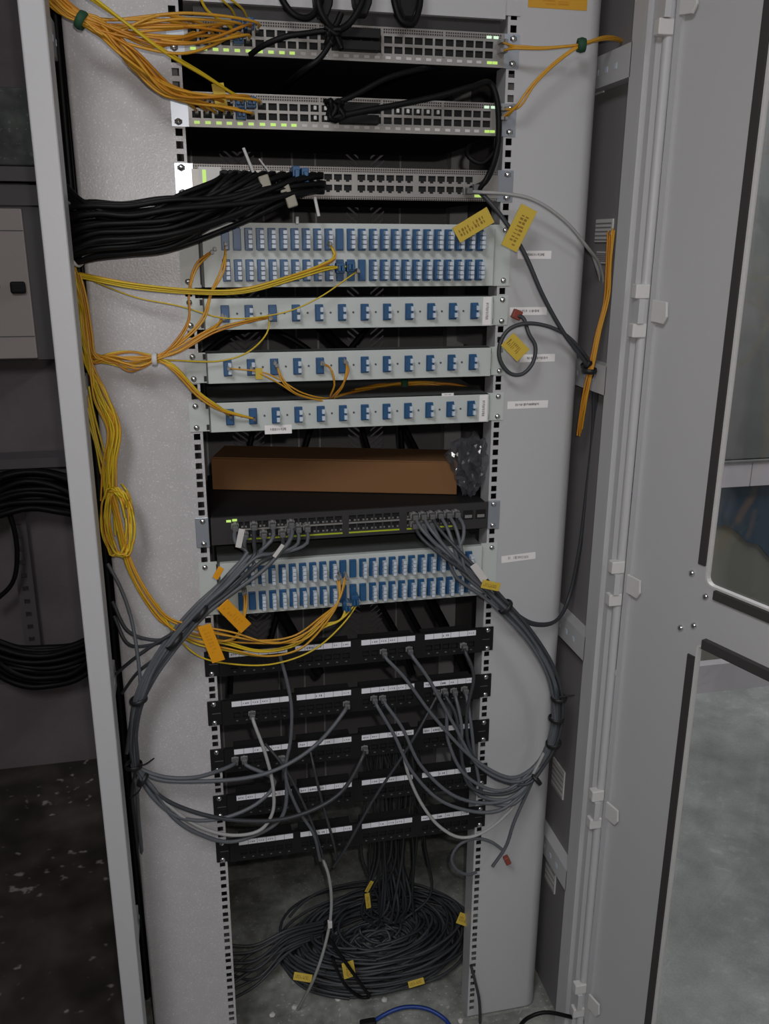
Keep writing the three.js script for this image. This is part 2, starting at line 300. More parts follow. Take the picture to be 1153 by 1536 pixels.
function jackRows(t, starts, n, pitch, ys, face, depth, faceMat, x0, x1, y0, y1) {
  const holes = [];
  for (const s of starts) for (let i = 0; i < n; i++) for (const y of ys) holes.push([s + i * pitch - 5.6, s + i * pitch + 5.6, y - 5, y + 5]);
  part(t, face, plate(x0, x1, y0, y1, 0, depth, holes), faceMat);
  for (const h of holes) { const j = share(t, 'port', gJack, M.hole, (h[0] + h[1]) / 2, (h[2] + h[3]) / 2, 0); share(j, 'latch_notch', gJackTooth, M.silver, 0, -9.6, 1.6); }
}
{
  const t = rackUnit('network_switch', 'copper switch with a thick black cable bundle plugged in', 'switch', UH * 5, UH);
  part(t, 'body', box(-218, 218, 1, 43.5, -300, -4), M.blackMatt);
  jackRows(t, [-163, -74, 15, 104], 6, 13.9, [29, 15], 'face_plate', 3, M.silver, -219, 219, 5, 37);
  part(t, 'vent_strip', box(-216, 216, 37.2, 43.6, 0, 3), M.vent); part(t, 'vent_strip', box(-216, 216, 0.6, 4.8, 0, 3), M.vent);
  for (const x of [186, 193]) share(t, 'indicator_light', gLed, M.led, x, 8, 3.2);
  part(t, 'indicator_light', box(-205, -200, 14, 36, 3, 3.8), M.led);
  part(t, 'name_plate', box(-210, -180, 22, 40, 3, 3.5), M.plastic);
  ears(t, UH, M.zinc, 1, 217);
}
{
  const t = rackUnit('network_switch', 'black copper switch under the cardboard box, grey cables plugged in both ends', 'switch', 725.5, UH);
  part(t, 'body', box(-219, 219, 1, 43.5, -260, -4), M.black);
  jackRows(t, [-177, -93, -1, 93], 6, 13.9, [30.5, 16], 'face_plate', 4, M.dark, -220, 222, 0.5, 44);
  for (const x of [-177, -93, -1, 93]) { part(t, 'printed_stripe', box(x - 6, x + 76, 6, 8.5, 4, 4.5), M.stripe); part(t, 'port_rim', box(x - 6, x + 76, 22, 24.4, 4, 4.6), M.silver); }
  for (const x of [189, 210]) { const c = part(t, 'uplink_cage', box(x - 8, x + 8, 18, 32, 4, 6), M.black); part(c, 'contact_plate', box(x - 6, x + 6, 20, 25, 6, 6.5), M.silver); }
  for (const [x, y] of [[-193, 38], [-184, 39]]) share(t, 'indicator_light', gLed, M.led, x, y, 4);
  for (const s of [-1, 1]) { const e = part(t, 'mounting_ear', rbox(s > 0 ? 223 : -243, s > 0 ? 243 : -223, -2, 46, 0, 4, 1), M.zinc); for (const y of [4, 40]) share(e, 'screw', gScrew, M.screw, s * 232, y, 4); }
}
// optical panels: blue adapters with pale dust caps
const gAdapter = mm(join([rbox(-5.6, 5.6, -15, 15, 0, 4, 0.8), box(-4.4, 4.4, -12.8, 12.8, 4, 8)]));
const gCaps = mm(join([-9.4, -3.2, 3.2, 9.4].map((y) => rbox(-2.8, 2.8, y - 2.7, y + 2.7, 8, 20, 0.8))));
const gAdapterS = mm(join([rbox(-6, 6, -12, 12, 0, 3, 0.8), box(-4.6, 4.6, -9.5, 9.5, 3, 9)]));
const gCapsS = mm(join([-5, 5].map((y) => rbox(-2.2, 2.8, y - 3.4, y + 3.4, 9, 14, 0.8))));
function opticPanel2(vTop, label, skip) {
  const h = 88; const t = rackUnit('fibre_patch_panel', label, 'patch panel', vTop, h);
  part(t, 'body', box(-213, 213, 1, h - 1, -160, 9), M.bodyShaded); part(t, 'face_plate', rbox(-210, 213, 0.5, h - 0.5, 2, 12, 0.8), M.odf);
  for (const s of [-1, 1]) { const e = part(t, 'mounting_ear', box(s > 0 ? 214 : -242, s > 0 ? 242 : -214, 0, h, 0, 2.5), M.odf); for (const y of [8, h - 8]) share(e, 'screw', gScrew, M.screw, s * 232.5, y, 2.5); part(e, 'edge_shadow_line', box(s * 214 - 1.5, s * 214 + 1.5, 4, h - 4, 2.5, 4), M.dark); }  // dark strip paints in the shadow line between ear and face
  for (let r = 0; r < 2; r++) for (let i = 0; i < 24; i++) {
    const a = share(t, 'adapter', gAdapter, M.blue, -179 + 16 * i, r ? 65.5 : 23.5, 12);
    if (!skip(r, i)) share(a, 'dust_caps', gCaps, M.cap, 1.5, 0, 0);
  }
  return t;
}
opticPanel2(YT - 1572, 'pale fibre panel of two rows of blue adapters under the black bundle', (r, i) => (r === 1 && (i === 10 || i < 2)) || (r === 0 && (i === 10 || i === 11 || i === 12)));
opticPanel2(YT - 1073, 'pale fibre panel of two rows of blue adapters above the black panels', (r, i) => (r === 1 && (i === 10 || i === 11)) || (r === 0 && (i < 2 || i === 10 || i === 11 || i === 12)));
function opticPanel1(vTop, label, skip, deep = 18) {
  const h = UH; const t = rackUnit('fibre_terminal_panel', label, 'patch panel', vTop, h);
  part(t, 'body', box(-214, 214, 0.5, h - 0.5, -deep, 12), M.bodyShaded); part(t, 'face_plate', rbox(-212, 214, 0.5, h - 0.5, 4, 14, 0.8), M.odf);
  for (const s of [-1, 1]) { const e = part(t, 'mounting_ear', box(s > 0 ? 214 : -242, s > 0 ? 242 : -214, 0.5, h - 0.5, 0, 2.5), M.odf); for (const y of [6.4, h - 6.4]) { share(e, 'screw', gScrew, M.screw, s * 232.5, y, 2.5); part(e, 'slot_nick', box(s * 216 - 2, s * 216 + 2, y - 4, y + 4, 2.5, 3.2), M.dark); } }
  for (let i = 0; i < 12; i++) {
    const a = share(t, 'adapter', gAdapterS, M.blue, -184 + 33.45 * i, 23, 14);
    if (!skip(i)) share(a, 'dust_caps', gCapsS, M.cap, 2.5, 0, 0);
    if (i < 11) part(t, 'rivet', new THREE.CylinderGeometry(1.6, 1.6, 1, 8).rotateX(Math.PI / 2).translate(-184 + 33.45 * i + 17, 23, 14.4), M.steelDark);
  }
  return t;
}
const tp1 = opticPanel1(UH * 9, 'topmost of the three pale one-row fibre panels', (i) => i === 0 || i === 2);
const tp2 = opticPanel1(476.2, 'middle one of the three pale one-row fibre panels, orange cords at its centre', (i) => i === 2 || i === 4 || i === 5);
const tp3 = opticPanel1(547.7, 'lowest of the three pale one-row fibre panels, paper label on its lower edge', (i) => i < 2, 170);
for (const [t, n] of [[tp1, 1], [tp3, 1]]) part(t, 'number_sticker', box(198, 211, 2, 43, 14, 14.4), M.sticker[5]);
part(tp3, 'paper_label', box(-134, -94, -5, 8, 14, 14.5), M.sticker[0]);
part(tp3, 'paper_label', box(137, 156, 43, 48, 14, 14.5), M.sticker[1]);
// five black copper patch panels
const gPort = mm(box(-6, 6, -5.2, 5.2, -3, 0)), gPin = mm(box(-1.6, 1.6, -0.9, 0.9, 0, 0.5));
const panelName = ['uppermost', 'second', 'third', 'fourth', 'lowest'];
for (let k = 0; k < 5; k++) {
  const t = rackUnit('copper_patch_panel', panelName[k] + ' of the five black copper patch panels with white label strips', 'patch panel', 947.7 + k * 88.9, UH, 'black copper patch panels');
  const holes = [], strips = [[-203, -110], [-97, -6], [12, 103], [120, 209]];
  for (const [a, b] of strips) for (let i = 0; i < 6; i++) { const x = a + (b - a) * (i + 0.5) / 6; holes.push([x - 5.8, x + 5.8, 11.5, 21.5]); }
  part(t, 'face_plate', plate(-219, 221, 0, 43.9, 0, 6, holes), M.black);
  part(t, 'wiring_block', join(strips.map(([a, b]) => box(a, b, 6, 36, -30, -2))), M.blackMatt);
  for (const s of [-1, 1]) { const e = part(t, 'mounting_ear', rbox(s > 0 ? 221 : -242, s > 0 ? 242 : -219, 0, 43.9, 0, 3, 1), M.black); for (const y of [5, 38.5]) share(e, 'screw', gScrew, M.screw, s * 231.5, y, 3); part(e, 'printed_mark', box(s * 228 - 7, s * 228 + 7, 21, 22.2, 3, 3.4), M.steelDark); }
  for (const h of holes) { const j = share(t, 'port', gPort, M.hole, (h[0] + h[1]) / 2, 16.5, 1); share(j, 'contact_dot', gPin, M.boot, 0, -10, 5); }
  strips.forEach(([a, b], i) => { const q = part(t, 'label_strip', box(a, b, 33, 42, 6, 7.2), M.strip[(i + k * 2) % 6]); const uv = q.geometry.attributes.uv, p = q.geometry.attributes.position; for (let n = 0; n < uv.count; n++) uv.setXY(n, (p.getX(n) * 1000 - a) / (b - a), (p.getY(n) * 1000 - 33) / 9); });
}
// flat prints get their own 0..1 uv
function printUV(g) { g.computeBoundingBox(); const b = g.boundingBox, p = g.attributes.position, uv = g.attributes.uv; const wide = (b.max.x - b.min.x) >= (b.max.y - b.min.y); for (let i = 0; i < p.count; i++) { const u = (p.getX(i) - b.min.x) / (b.max.x - b.min.x), v = (p.getY(i) - b.min.y) / (b.max.y - b.min.y); uv.setXY(i, wide ? u : v, wide ? v : u); } }
for (const t of [tp1, tp3]) t.traverse((o) => { if (o.name === 'number_sticker' || o.name === 'paper_label') printUV(o.geometry); });

// ---------------------------------------------------------------- cardboard box and plastic bag on the black switch
{
  const t = thing('cardboard_box', 'long flat brown cardboard box lying on the black switch', 'box', [-14, 1144.6, -102]);
  t.rotation.y = -15.7 * Math.PI / 180; t.scale.setScalar(1);
  part(t, 'carton', rbox(-206, 206, 0, 54, -90, 0, 1.5), M.card); part(t, 'flap', box(-204, 204, 54, 56, -90, -3), M.card);
}
{
  const g = new THREE.IcosahedronGeometry(1, 9); const p = g.attributes.position;
  for (let i = 0; i < p.count; i++) {
    const v = new THREE.Vector3().fromBufferAttribute(p, i), y = v.y;
    const ridge = 1.5 * Math.abs(noise.noise(v.x * 1.4, v.y * 1.4 + 2, v.z * 1.4)) + 0.6 * Math.abs(noise.noise(v.x * 3.2 + 5, v.y * 3.2, v.z * 3.2)) + 0.22 * Math.abs(noise.noise(v.x * 7, v.y * 7 + 3, v.z * 7));
    v.multiplyScalar(1.2 - 0.6 * ridge); const w = 0.3 + 0.7 * Math.min(1, (y + 1) / 1.2);
    p.setXYZ(i, v.x * 42 * w, v.y * 54, v.z * 34 * w);
  }
  g.computeVertexNormals(); g.translate(202, 1196, -34);
  solid('plastic_bag', 'crumpled clear plastic bag beside the cardboard box', 'bag', g, M.bag);
}

// ---------------------------------------------------------------- cables
const gPlug = mm(join([rbox(-5.8, 5.8, -4, 4, -8, 12, 0.8), box(-2, 2, 4, 5.6, -2, 10)])), gBoot = mm(join([rbox(-4.6, 4.6, -4.4, 4.4, 12, 24, 1.6)]));
const gLc = mm(join([rbox(-2.3, 2.3, -2.3, 2.3, -4, 16, 0.6), box(-1, 1, 2.2, 3.6, 0, 12)]));
function cable(name, label, category, pts, r, m, o = {}) {
  const c = pts[0], g = tubeGeo(pts.map((q) => [q[0] - c[0], q[1] - c[1], q[2] - c[2]]), r, o.per ?? 7, o.radial ?? 6);
  const ob = mesh(numbered(name), mm(g), m); ob.position.set(c[0] / 1000, c[1] / 1000, c[2] / 1000);
  ob.userData = { label, category }; if (o.group) ob.userData.group = o.group; scene.add(ob);
  const end = (q, kind, pm) => { const k = share(ob, kind === 'fibre' ? 'connector' : 'plug', kind === 'fibre' ? gLc : gPlug, pm, q[0] - c[0], q[1] - c[1], q[2] - c[2] - (kind === 'fibre' ? 8 : 14)); if (kind !== 'fibre') share(k, 'boot', gBoot, o.bootMat ?? M.boot, 0, 0, 0); };
  if (o.plug0) end(pts[0], o.plug0, o.plugMat ?? M.plugClear);
  if (o.plug1) end(pts[pts.length - 1], o.plug1, o.plugMat ?? M.plugClear);
  return ob;
}
const jit = (pts, s, keep0 = 0, keep1 = 0) => { const d = [rr(-s, s), rr(-s, s), rr(-s, s)]; return pts.map((q, i) => (i < keep0 || i >= pts.length - keep1) ? q : [q[0] + d[0] + rr(-s, s) * 0.35, q[1] + d[1] + rr(-s, s) * 0.35, q[2] + d[2] * 0.7]); };
// guide: shared middle points with a radius each; every strand keeps its place in the bundle
function strand(guide, radii) { const a = rr(0, 6.28), k = Math.sqrt(rnd()); return guide.map((q, i) => { const R = radii[Math.min(i, radii.length - 1)] * k, w = a + rr(-0.3, 0.3); return [q[0] + R * Math.cos(w) * 0.7, q[1] + R * Math.sin(w), q[2] + R * Math.cos(w) * 0.8]; }); }
const lerp = (a, b, t) => a.map((v, i) => v + (b[i] - v) * t);

//FIBRES
{ // orange cords into the two fibre switches, from the upper left
  const guide = [[-382, 1836, 70], [-361, 1814, 70], [-339, 1801, 72], [-318, 1792, 72]];
  for (let i = 0; i < 15; i++) {
    const x = -208 + (i % 8) * 12 + rr(-2, 2), y = (i < 8 ? 1812 : 1799), g = strand(guide, [14, 11, 7, 10]);
    const mid = lerp(g[3], [x, y, 20], 0.55); mid[1] += rr(-26, 10); mid[2] += 34;
    cable('fibre_cable', 'thin orange fibre cord fanning from the green tie into the upper fibre switch', 'cable', [...g, mid, [x, y + rr(-3, 3), 34], [x, y, 10]], 1.9, i % 3 ? M.fibre : M.fibreDeep, { group: 'orange cords of the upper fibre switch', plug1: 'fibre', per: 6, radial: 5 });
  }
  for (let i = 0; i < 15; i++) {
    const x = -208 + (i % 8) * 12 + rr(-2, 2), y = (i < 8 ? 1723 : 1710), g = strand(guide, [14, 11, 7, 10]);
    const m1 = [[-290, 1761, 75]][0].map((v) => v + rr(-10, 10)), m2 = [[-245, 1728, 60]][0].map((v) => v + rr(-8, 8));
    cable('fibre_cable', 'thin orange fibre cord sagging from the green tie to the second fibre switch', 'cable', [...g, m1, m2, [x - 6, y + rr(-2, 6), 36], [x, y, 10]], 1.9, i % 3 ? M.fibre : M.fibreDeep, { group: 'orange cords of the second fibre switch', plug1: 'fibre', per: 6, radial: 5 });
  }
  const tie = (name, label, c, rx, ry, w, dir, m) => { const g = new THREE.TorusGeometry(rx, w, 6, 20); g.scale(1, ry / rx, 1); g.scale(1, 1, 2.2); g.lookAt(new THREE.Vector3(...dir)); g.translate(...c); solid(name, label, 'cable tie', g, m); };
  globalThis.tie = tie;
  tie('cable_tie', 'green hook tape round the orange cords at the upper left', [-339, 1799, 72], 9, 9, 2.5, [0.8, -0.5, 0.1], M.green);
  const yl = [[[-329, 1821, 90], [-290, 1797, 90], [-249, 1772, 80], [-202, 1752, 50], [-164, 1734, 25], [-140, 1725, 10]], [[-327, 1823, 95], [-286, 1794, 92], [-242, 1766, 80], [-194, 1746, 50], [-160, 1731, 25], [-149, 1725, 10]]];
  for (const p of yl) cable('fibre_cable', 'bright yellow cord crossing diagonally in front of the orange cords', 'cable', p, 2, M.fibreYellow, { group: 'bright yellow cords crossing the orange ones', plug1: 'fibre' });
  cable('fibre_cable', 'short yellow cord dropping onto the lower blue connector of the upper switch', 'cable', [[-199, 1837, 60], [-190, 1823, 50], [-165, 1812, 30], [-150, 1805, 10]], 1.8, M.fibreYellow, { plug1: 'fibre' });
  cable('fibre_cable', 'left of two yellow cords dropping to the blue connectors of the upper switch', 'cable', [[-183, 1842, 60], [-168, 1833, 50], [-157, 1828, 30], [-150, 1820, 12]], 1.5, M.fibreYellow, { plug1: 'fibre' });
  cable('fibre_cable', 'right of two yellow cords dropping to the blue connectors of the upper switch', 'cable', [[-173, 1843, 60], [-155, 1833, 50], [-143, 1829, 30], [-136, 1821, 12]], 1.5, M.fibreYellow, { plug1: 'fibre' });
  for (const [px, txt] of [[0, 'upper'], [1, 'second']]) for (const [x, y, q] of (px ? [[-151, 1723, 4, 'left'], [-136, 1724, 4, 'right'], [-150, 1709, 4, 'lower']] : [[-151, 1817, 4, 'left'], [-135, 1818, 4, 'right'], [-150, 1800, 4, 'lower']]).map((a) => [a[0], a[1], a[3]]))
    solid('fibre_plug', q + ' blue twin connector in the ' + txt + ' fibre switch', 'connector', join([rbox(x - 6.5, x + 6.5, y - 7, y + 7, 2, 16, 1), rbox(x - 5, x - 0.6, y - 4, y + 4, 16, 26, 0.8), rbox(x + 0.6, x + 5, y - 4, y + 4, 16, 26, 0.8)]), M.blue);
  { const g = rbox(-8, 8, -14, 14, -1, 1, 0.6); g.rotateZ(0.15); g.translate(-178, 1729, 30); solid('paper_tag', 'small folded yellow tag on the cords at the second fibre switch', 'tag', g, M.tag[0]); }
}
{ // right-hand cords
  const tieP = [318, 1808, 40], out = [[360, 1822, 20], [400, 1828, -10], [434, 1825, -60]];
  for (let i = 0; i < 4; i++) {
    const p = [[217, 1808, 12], [222, 1803, 32], [263, 1802, 40]], o = rr(-3, 3);
    cable('fibre_cable', 'orange cord from the right end of the upper fibre switch to the green tie', 'cable', [[p[0][0] - (i % 2) * 6, p[0][1] + (i < 2 ? 5 : -7), 10], [p[1][0], p[1][1] + o, p[1][2]], [p[2][0], p[2][1] + o * 0.5, p[2][2]], [tieP[0], tieP[1] + rr(-2, 2), tieP[2] + rr(-2, 2)], ...out.map((q) => [q[0] + rr(-2, 2), q[1] + rr(-3, 3), q[2]])], 1.6, M.fibre, { group: 'orange cords at the right end of the upper fibre switch', plug1: 0, plug0: 'fibre' });
  }
  for (let i = 0; i < 4; i++) {
    const p = [[222, 1720, 12], [231, 1728, 32], [251, 1757, 40], [283, 1786, 42]], o = rr(-3, 3);
    cable('fibre_cable', 'orange cord rising from the right end of the second fibre switch to the green tie', 'cable', [[p[0][0] - (i % 2) * 6, p[0][1] + (i < 2 ? 7 : -5), 10], ...p.slice(1).map((q, n) => [q[0] + o * (1 - n * 0.2), q[1] + rr(-1, 1), q[2]]), [tieP[0], tieP[1] + rr(-2, 2), tieP[2] + rr(-2, 2)], ...out.map((q) => [q[0] + rr(-2, 2), q[1] + rr(-3, 3), q[2]])], 1.6, M.fibre, { group: 'orange cords at the right end of the second fibre switch', plug0: 'fibre' });
  }
  tie('cable_tie', 'green hook tape round the orange cords beside the right rail', tieP, 7, 7, 3, [1, 0, 0.2], M.green);
}
{ // middle left: orange bundle down the gap, then across to the fibre panels
  const down = [[-380, 1503, 25], [-374, 1470, 28], [-371, 1426, 30], [-367, 1395, 34]];
  const across = [[-343, 1391, 42], [-312, 1390, 46], [-283, 1391, 48]];
  const targets = [[-198, 1532, 22, 1], [-194, 1536, 22, 1], [-179, 1543, 24, 1], [-178, 1538, 24, 1], [-187, 1442, 22, 2], [-188, 1446, 22, 2], [-184, 1444, 22, 2], [-120, 1443, 22, 3], [-122, 1445, 22, 3]];
  targets.forEach((t, i) => {
    const a = strand(down, [12, 11, 11, 10]), b = strand(across, [9, 16, 5]); b[1][1] -= rr(0, 16);
    const dst = [t[0], t[1], t[2]], k = t[3];
    const mid = k === 1 ? (i < 2 ? [[-255, 1412, 48], [-234, 1443, 45], [-231, 1478, 42], [-219, 1513, 40]] : [[-253, 1409, 48], [-215, 1443, 45], [-201, 1478, 42], [-184, 1509, 40]]) : k === 2 ? [[-256, 1402, 50], [-221, 1421, 48], [-197, 1435, 40]] : [[-253, 1401, 50], [-202, 1427, 48], [-156, 1440, 42]];
    cable('fibre_cable', ['', 'orange cord from the white tie curving up to the left end of the blue panel', 'orange cord from the white tie to the first adapter of the topmost one-row panel', 'orange cord from the white tie to the third adapter of the topmost one-row panel'][k], 'cable', [...a, ...b, ...jit(mid, 3), dst], 1.5, i % 3 === 1 ? M.fibreDeep : M.fibre, { group: ['', 'orange cords up to the blue panel', 'orange cords to the first adapter', 'orange cords to the third adapter'][k], plug1: 'fibre', radial: 5 });
  });
  for (let i = 0; i < 5; i++) {
    const a = strand(down, [12, 11, 11, 10]), b = strand(across, [9, 16, 5]);
    cable('fibre_cable', 'orange cord from the white tie slanting down to the lowest one-row panel', 'cable', [...a, ...b, ...jit([[-257, 1378, 50], [-225, 1340, 45], [-198, 1319, 40]], 3), i < 3 ? [-183, 1303, 22] : [-149, 1298, 22]], 1.6, i % 2 ? M.fibre : M.fibreYellow, { group: 'orange cords to the lowest one-row panel', plug1: 'fibre', radial: 5 });
  }
  for (let i = 0; i < 18; i++) { const g = strand([[-385, 1517, 15], [-381, 1496, 22], [-377, 1461, 24], [-375, 1417, 28], [-371, 1386, 34]], [16, 17, 17, 15, 9]); const t2 = jit([[-360, 1346, 44], [-347, 1299, 46], [-354, 1252, 46], [-360, 1203, 46]], i < 6 ? 5 : 9, 0, 0); cable('fibre_cable', 'orange cord running down the gap beside the left filler plate', 'cable', [...g, ...t2], 1.5, i % 3 ? M.fibreYellow : M.fibre, { group: 'orange cords down the left gap', radial: 5 }); }
  tie('cable_tie', 'white tie round the orange cords in front of the left filler plate', [-283, 1391, 48], 8, 8, 1.8, [1, 0, 0.1], M.tieWhite);
  for (let i = 0; i < 3; i++) cable('fibre_cable', 'yellow cord sweeping across to the middle of the upper blue panel', 'cable', [...jit([[-374, 1503, 30], [-313, 1491, 45], [-230, 1482, 50], [-164, 1482, 52], [-99, 1498, 50], [-47, 1515, 42], [-29, 1526, 36]], 2), [-36, 1544, 32]], 1.6, i ? M.fibre : M.fibreYellow, { group: 'yellow cords to the upper blue panel', plug1: 'fibre' });
  for (let i = 0; i < 2; i++) cable('fibre_cable', 'greenish yellow cord ending at the blue connectors of the upper blue panel', 'cable', [...jit([[-375, 1501, 30], [-309, 1488, 44], [-226, 1479, 48], [-159, 1480, 50], [-90, 1498, 48], [-42, 1511, 42]], 2), i ? [-13, 1513, 30] : [-19, 1512, 30]], 1.5, M.fibreYellow, { group: 'greenish yellow cords to the upper blue panel' });
  cable('fibre_cable', 'hair-thin yellow cord sloping over the topmost one-row panel to the blue panel', 'cable', [[-367, 1499, 25], [-306, 1474, 30], [-245, 1461, 34], [-183, 1444, 36], [-99, 1452, 36], [-51, 1472, 36], [-12, 1497, 34], [4, 1507, 30]], 1.1, M.fibreYellow, { plug1: 'fibre' });
  for (const [x, y, w] of [[-21, 1511, 18, 'left'], [-6, 1513, 18, 'right']].map((a) => [a[0], a[1], a[3]])) solid('fibre_plug', w + ' deep blue twin plug in the upper blue panel', 'connector', join([rbox(x - 6, x + 6, y - 7, y + 7, 18, 34, 1), rbox(x - 4.6, x - 0.5, y - 4, y + 4, 34, 42, 0.8), rbox(x + 0.5, x + 4.6, y - 4, y + 4, 34, 42, 0.8)]), M.blue);
  // cords in front of the middle one-row panel
  const src = [[-183, 1373, 24], [-151, 1372, 24], [-117, 1379, 24], [-115, 1376, 24]];
  src.forEach((s, i) => cable('fibre_cable', 'thin orange cord drooping from the left adapters of the middle one-row panel', 'cable', [s, ...jit(i < 2 ? [[-135, 1366, 36], [-111, 1354, 34], [-81, 1334, 25], [-39, 1322, 5], [-1, 1321, -40], [68, 1319, -90]] : [[-106, 1356, 36], [-97, 1344, 34], [-77, 1332, 25], [-39, 1320, 5], [-1, 1321, -40], [68, 1322, -90]], 3)], 1.2, M.fibre, { group: 'thin cords left on the middle one-row panel', plug0: 'fibre', radial: 5 }));
  for (let i = 0; i < 4; i++) cable('fibre_cable', i < 2 ? 'orange cord arching down from the fifth adapter of the middle one-row panel' : 'orange cord arching down from the sixth adapter of the middle one-row panel', 'cable', [...(i < 2 ? [[-49, 1377, 24], [-40, 1371, 40], [-33, 1349, 36], [-33, 1324, 10], [10, 1323, -40]] : [[-14, 1378, 24], [-14, 1368, 40], [-21, 1346, 36], [-30, 1323, 10], [10, 1323, -40]]).map((q) => [q[0] + rr(-2, 2), q[1] + rr(-1, 1), q[2]]), [74, 1319, -90]], 1.5, i % 2 ? M.fibre : M.fibreDeep, { group: i < 2 ? 'cords of the fifth adapter' : 'cords of the sixth adapter', plug0: 'fibre' });
  for (let i = 0; i < 14; i++) cable('fibre_cable', 'orange cord lying in the tied bunch behind the gap of the lower panels', 'cable', jit([[13, 1317, -60], [56, 1320, -85], [97, 1320, -95], [142, 1321, -95], [184, 1318, -80], [218, 1313, -60]], 8), 2.4, i % 2 ? M.fibre : M.fibreDeep, { group: 'orange cords bunched behind the panels', radial: 5 });
  tie('cable_tie', 'green hook tape round the orange cords behind the panel gap', [104, 1321, -94], 11, 11, 3, [1, 0, 0.2], M.green);
  cable('fibre_cable', 'thin yellow cord hanging from the third adapter to the left rail', 'cable', [[-122, 1442, 26], [-128, 1422, 34], [-155, 1396, 30], [-194, 1384, 26], [-257, 1388, 40], [-280, 1390, 46]], 1.2, M.fibreYellow, { plug0: 'fibre' });
  { const g = rbox(-5, 5, -8, 8, -1, 1, 0.4); g.translate(-141, 1366, 36); solid('paper_tag', 'tiny yellow tag on the cords of the middle one-row panel', 'tag', g, M.tag[0]); }
  // coil hanging at the left edge, then the sweep to the lower blue panel
  for (let i = 0; i < 9; i++) {
    const cx = -352 + rr(-6, 6), cy = 1161, pts = []; const ph = rr(0, 1);
    for (let k = 0; k <= 22; k++) { const a = ph + k / 20 * Math.PI * 2; pts.push([cx + (17 + rr(-1, 1)) * Math.cos(a) + i * 0.3, cy + (50 + rr(-2, 2)) * Math.sin(a) + rr(-3, 3), 45 + 14 * Math.sin(a * 0.5) + rr(-4, 4) + 8 * Math.cos(a)]); }
    cable('fibre_cable', 'yellow cord looped in the small oval coil by the left post', 'cable', pts, 1.6, i % 3 ? M.fibreYellow : M.fibre, { group: 'yellow oval coil by the left post', per: 3, radial: 5 });
  }
  for (let i = 0; i < 6; i++) cable('fibre_cable', 'yellow cord slanting out of the left gap down to the oval coil', 'cable', jit([[-383, 1345, 8], [-379, 1313, 14], [-371, 1272, 24], [-362, 1225, 36], [-353, 1192, 44], [-351, 1143, 46]], 5), 1.6, M.fibreYellow, { group: 'yellow cords slanting out of the left gap', radial: 5 });
  const sweep = [[-358, 1208, 46], [-351, 1169, 48], [-346, 1128, 50], [-337, 1087, 52], [-317, 1039, 54], [-293, 1003, 54], [-255, 981, 52], [-206, 965, 52], [-146, 947, 50], [-93, 949, 46], [-55, 978, 42]];
  const ends = [[-31, 1046, 26], [-29, 1042, 26], [-17, 1045, 26], [-15, 1041, 26], [-26, 1044, 26], [-15, 999, 30], [-11, 998, 30], [3, 1002, 30]];
  ends.forEach((e, i) => { const low = i > 4; const s = strand(sweep, [6, 6, 8, 9, 10, 11, 16, 19, 20, 15, 8]); if (low) for (let k = 6; k < 11; k++) s[k][1] -= 12; const mid = low ? [[-28, 975, 40]] : [[-30, 1009, 40]]; cable('fibre_cable', low ? 'yellow cord sweeping under the bunch to the lower row of the lower blue panel' : 'orange cord sweeping from the oval coil up to the lower blue panel', 'cable', [...s, mid[0], e], 1.7, low ? M.fibreYellow : M.fibre, { group: low ? 'yellow cords to the lower blue panel' : 'orange cords to the lower blue panel', plug1: 'fibre', radial: 5 }); });
  cable('fibre_cable', 'lone yellow cord sagging lowest beneath the orange sweep', 'cable', [[-305, 1033, 54], [-283, 983, 56], [-248, 940, 54], [-198, 920, 50], [-136, 912, 46], [-72, 928, 42], [-22, 967, 36], [3, 996, 28]], 1.4, M.fibreYellow, {});
  for (let i = 0; i < 2; i++) cable('fibre_cable', 'orange cord hooking up to the first adapters of the lower blue panel', 'cable', jit([[-245, 978, 52], [-216, 961, 50], [-191, 964, 46], [-178, 994, 40], [-174, 1018, 32], [-175, 1028, 24]], 2), 1.6, M.fibre, { group: 'orange cords hooked to the first adapters', plug1: 'fibre' });
  for (const [x, y, w] of [[-16, 993, 18, 'left'], [-3, 1003, 18, 'right']].map((a) => [a[0], a[1], a[3]])) solid('fibre_plug', w + ' bright blue twin plug in the lower blue panel', 'connector', join([rbox(x - 6, x + 6, y - 9, y + 9, 18, 36, 1), rbox(x - 4.6, x - 0.5, y - 4, y + 4, 36, 44, 0.8), rbox(x + 0.5, x + 4.6, y - 4, y + 4, 36, 44, 0.8)]), M.blue);
}
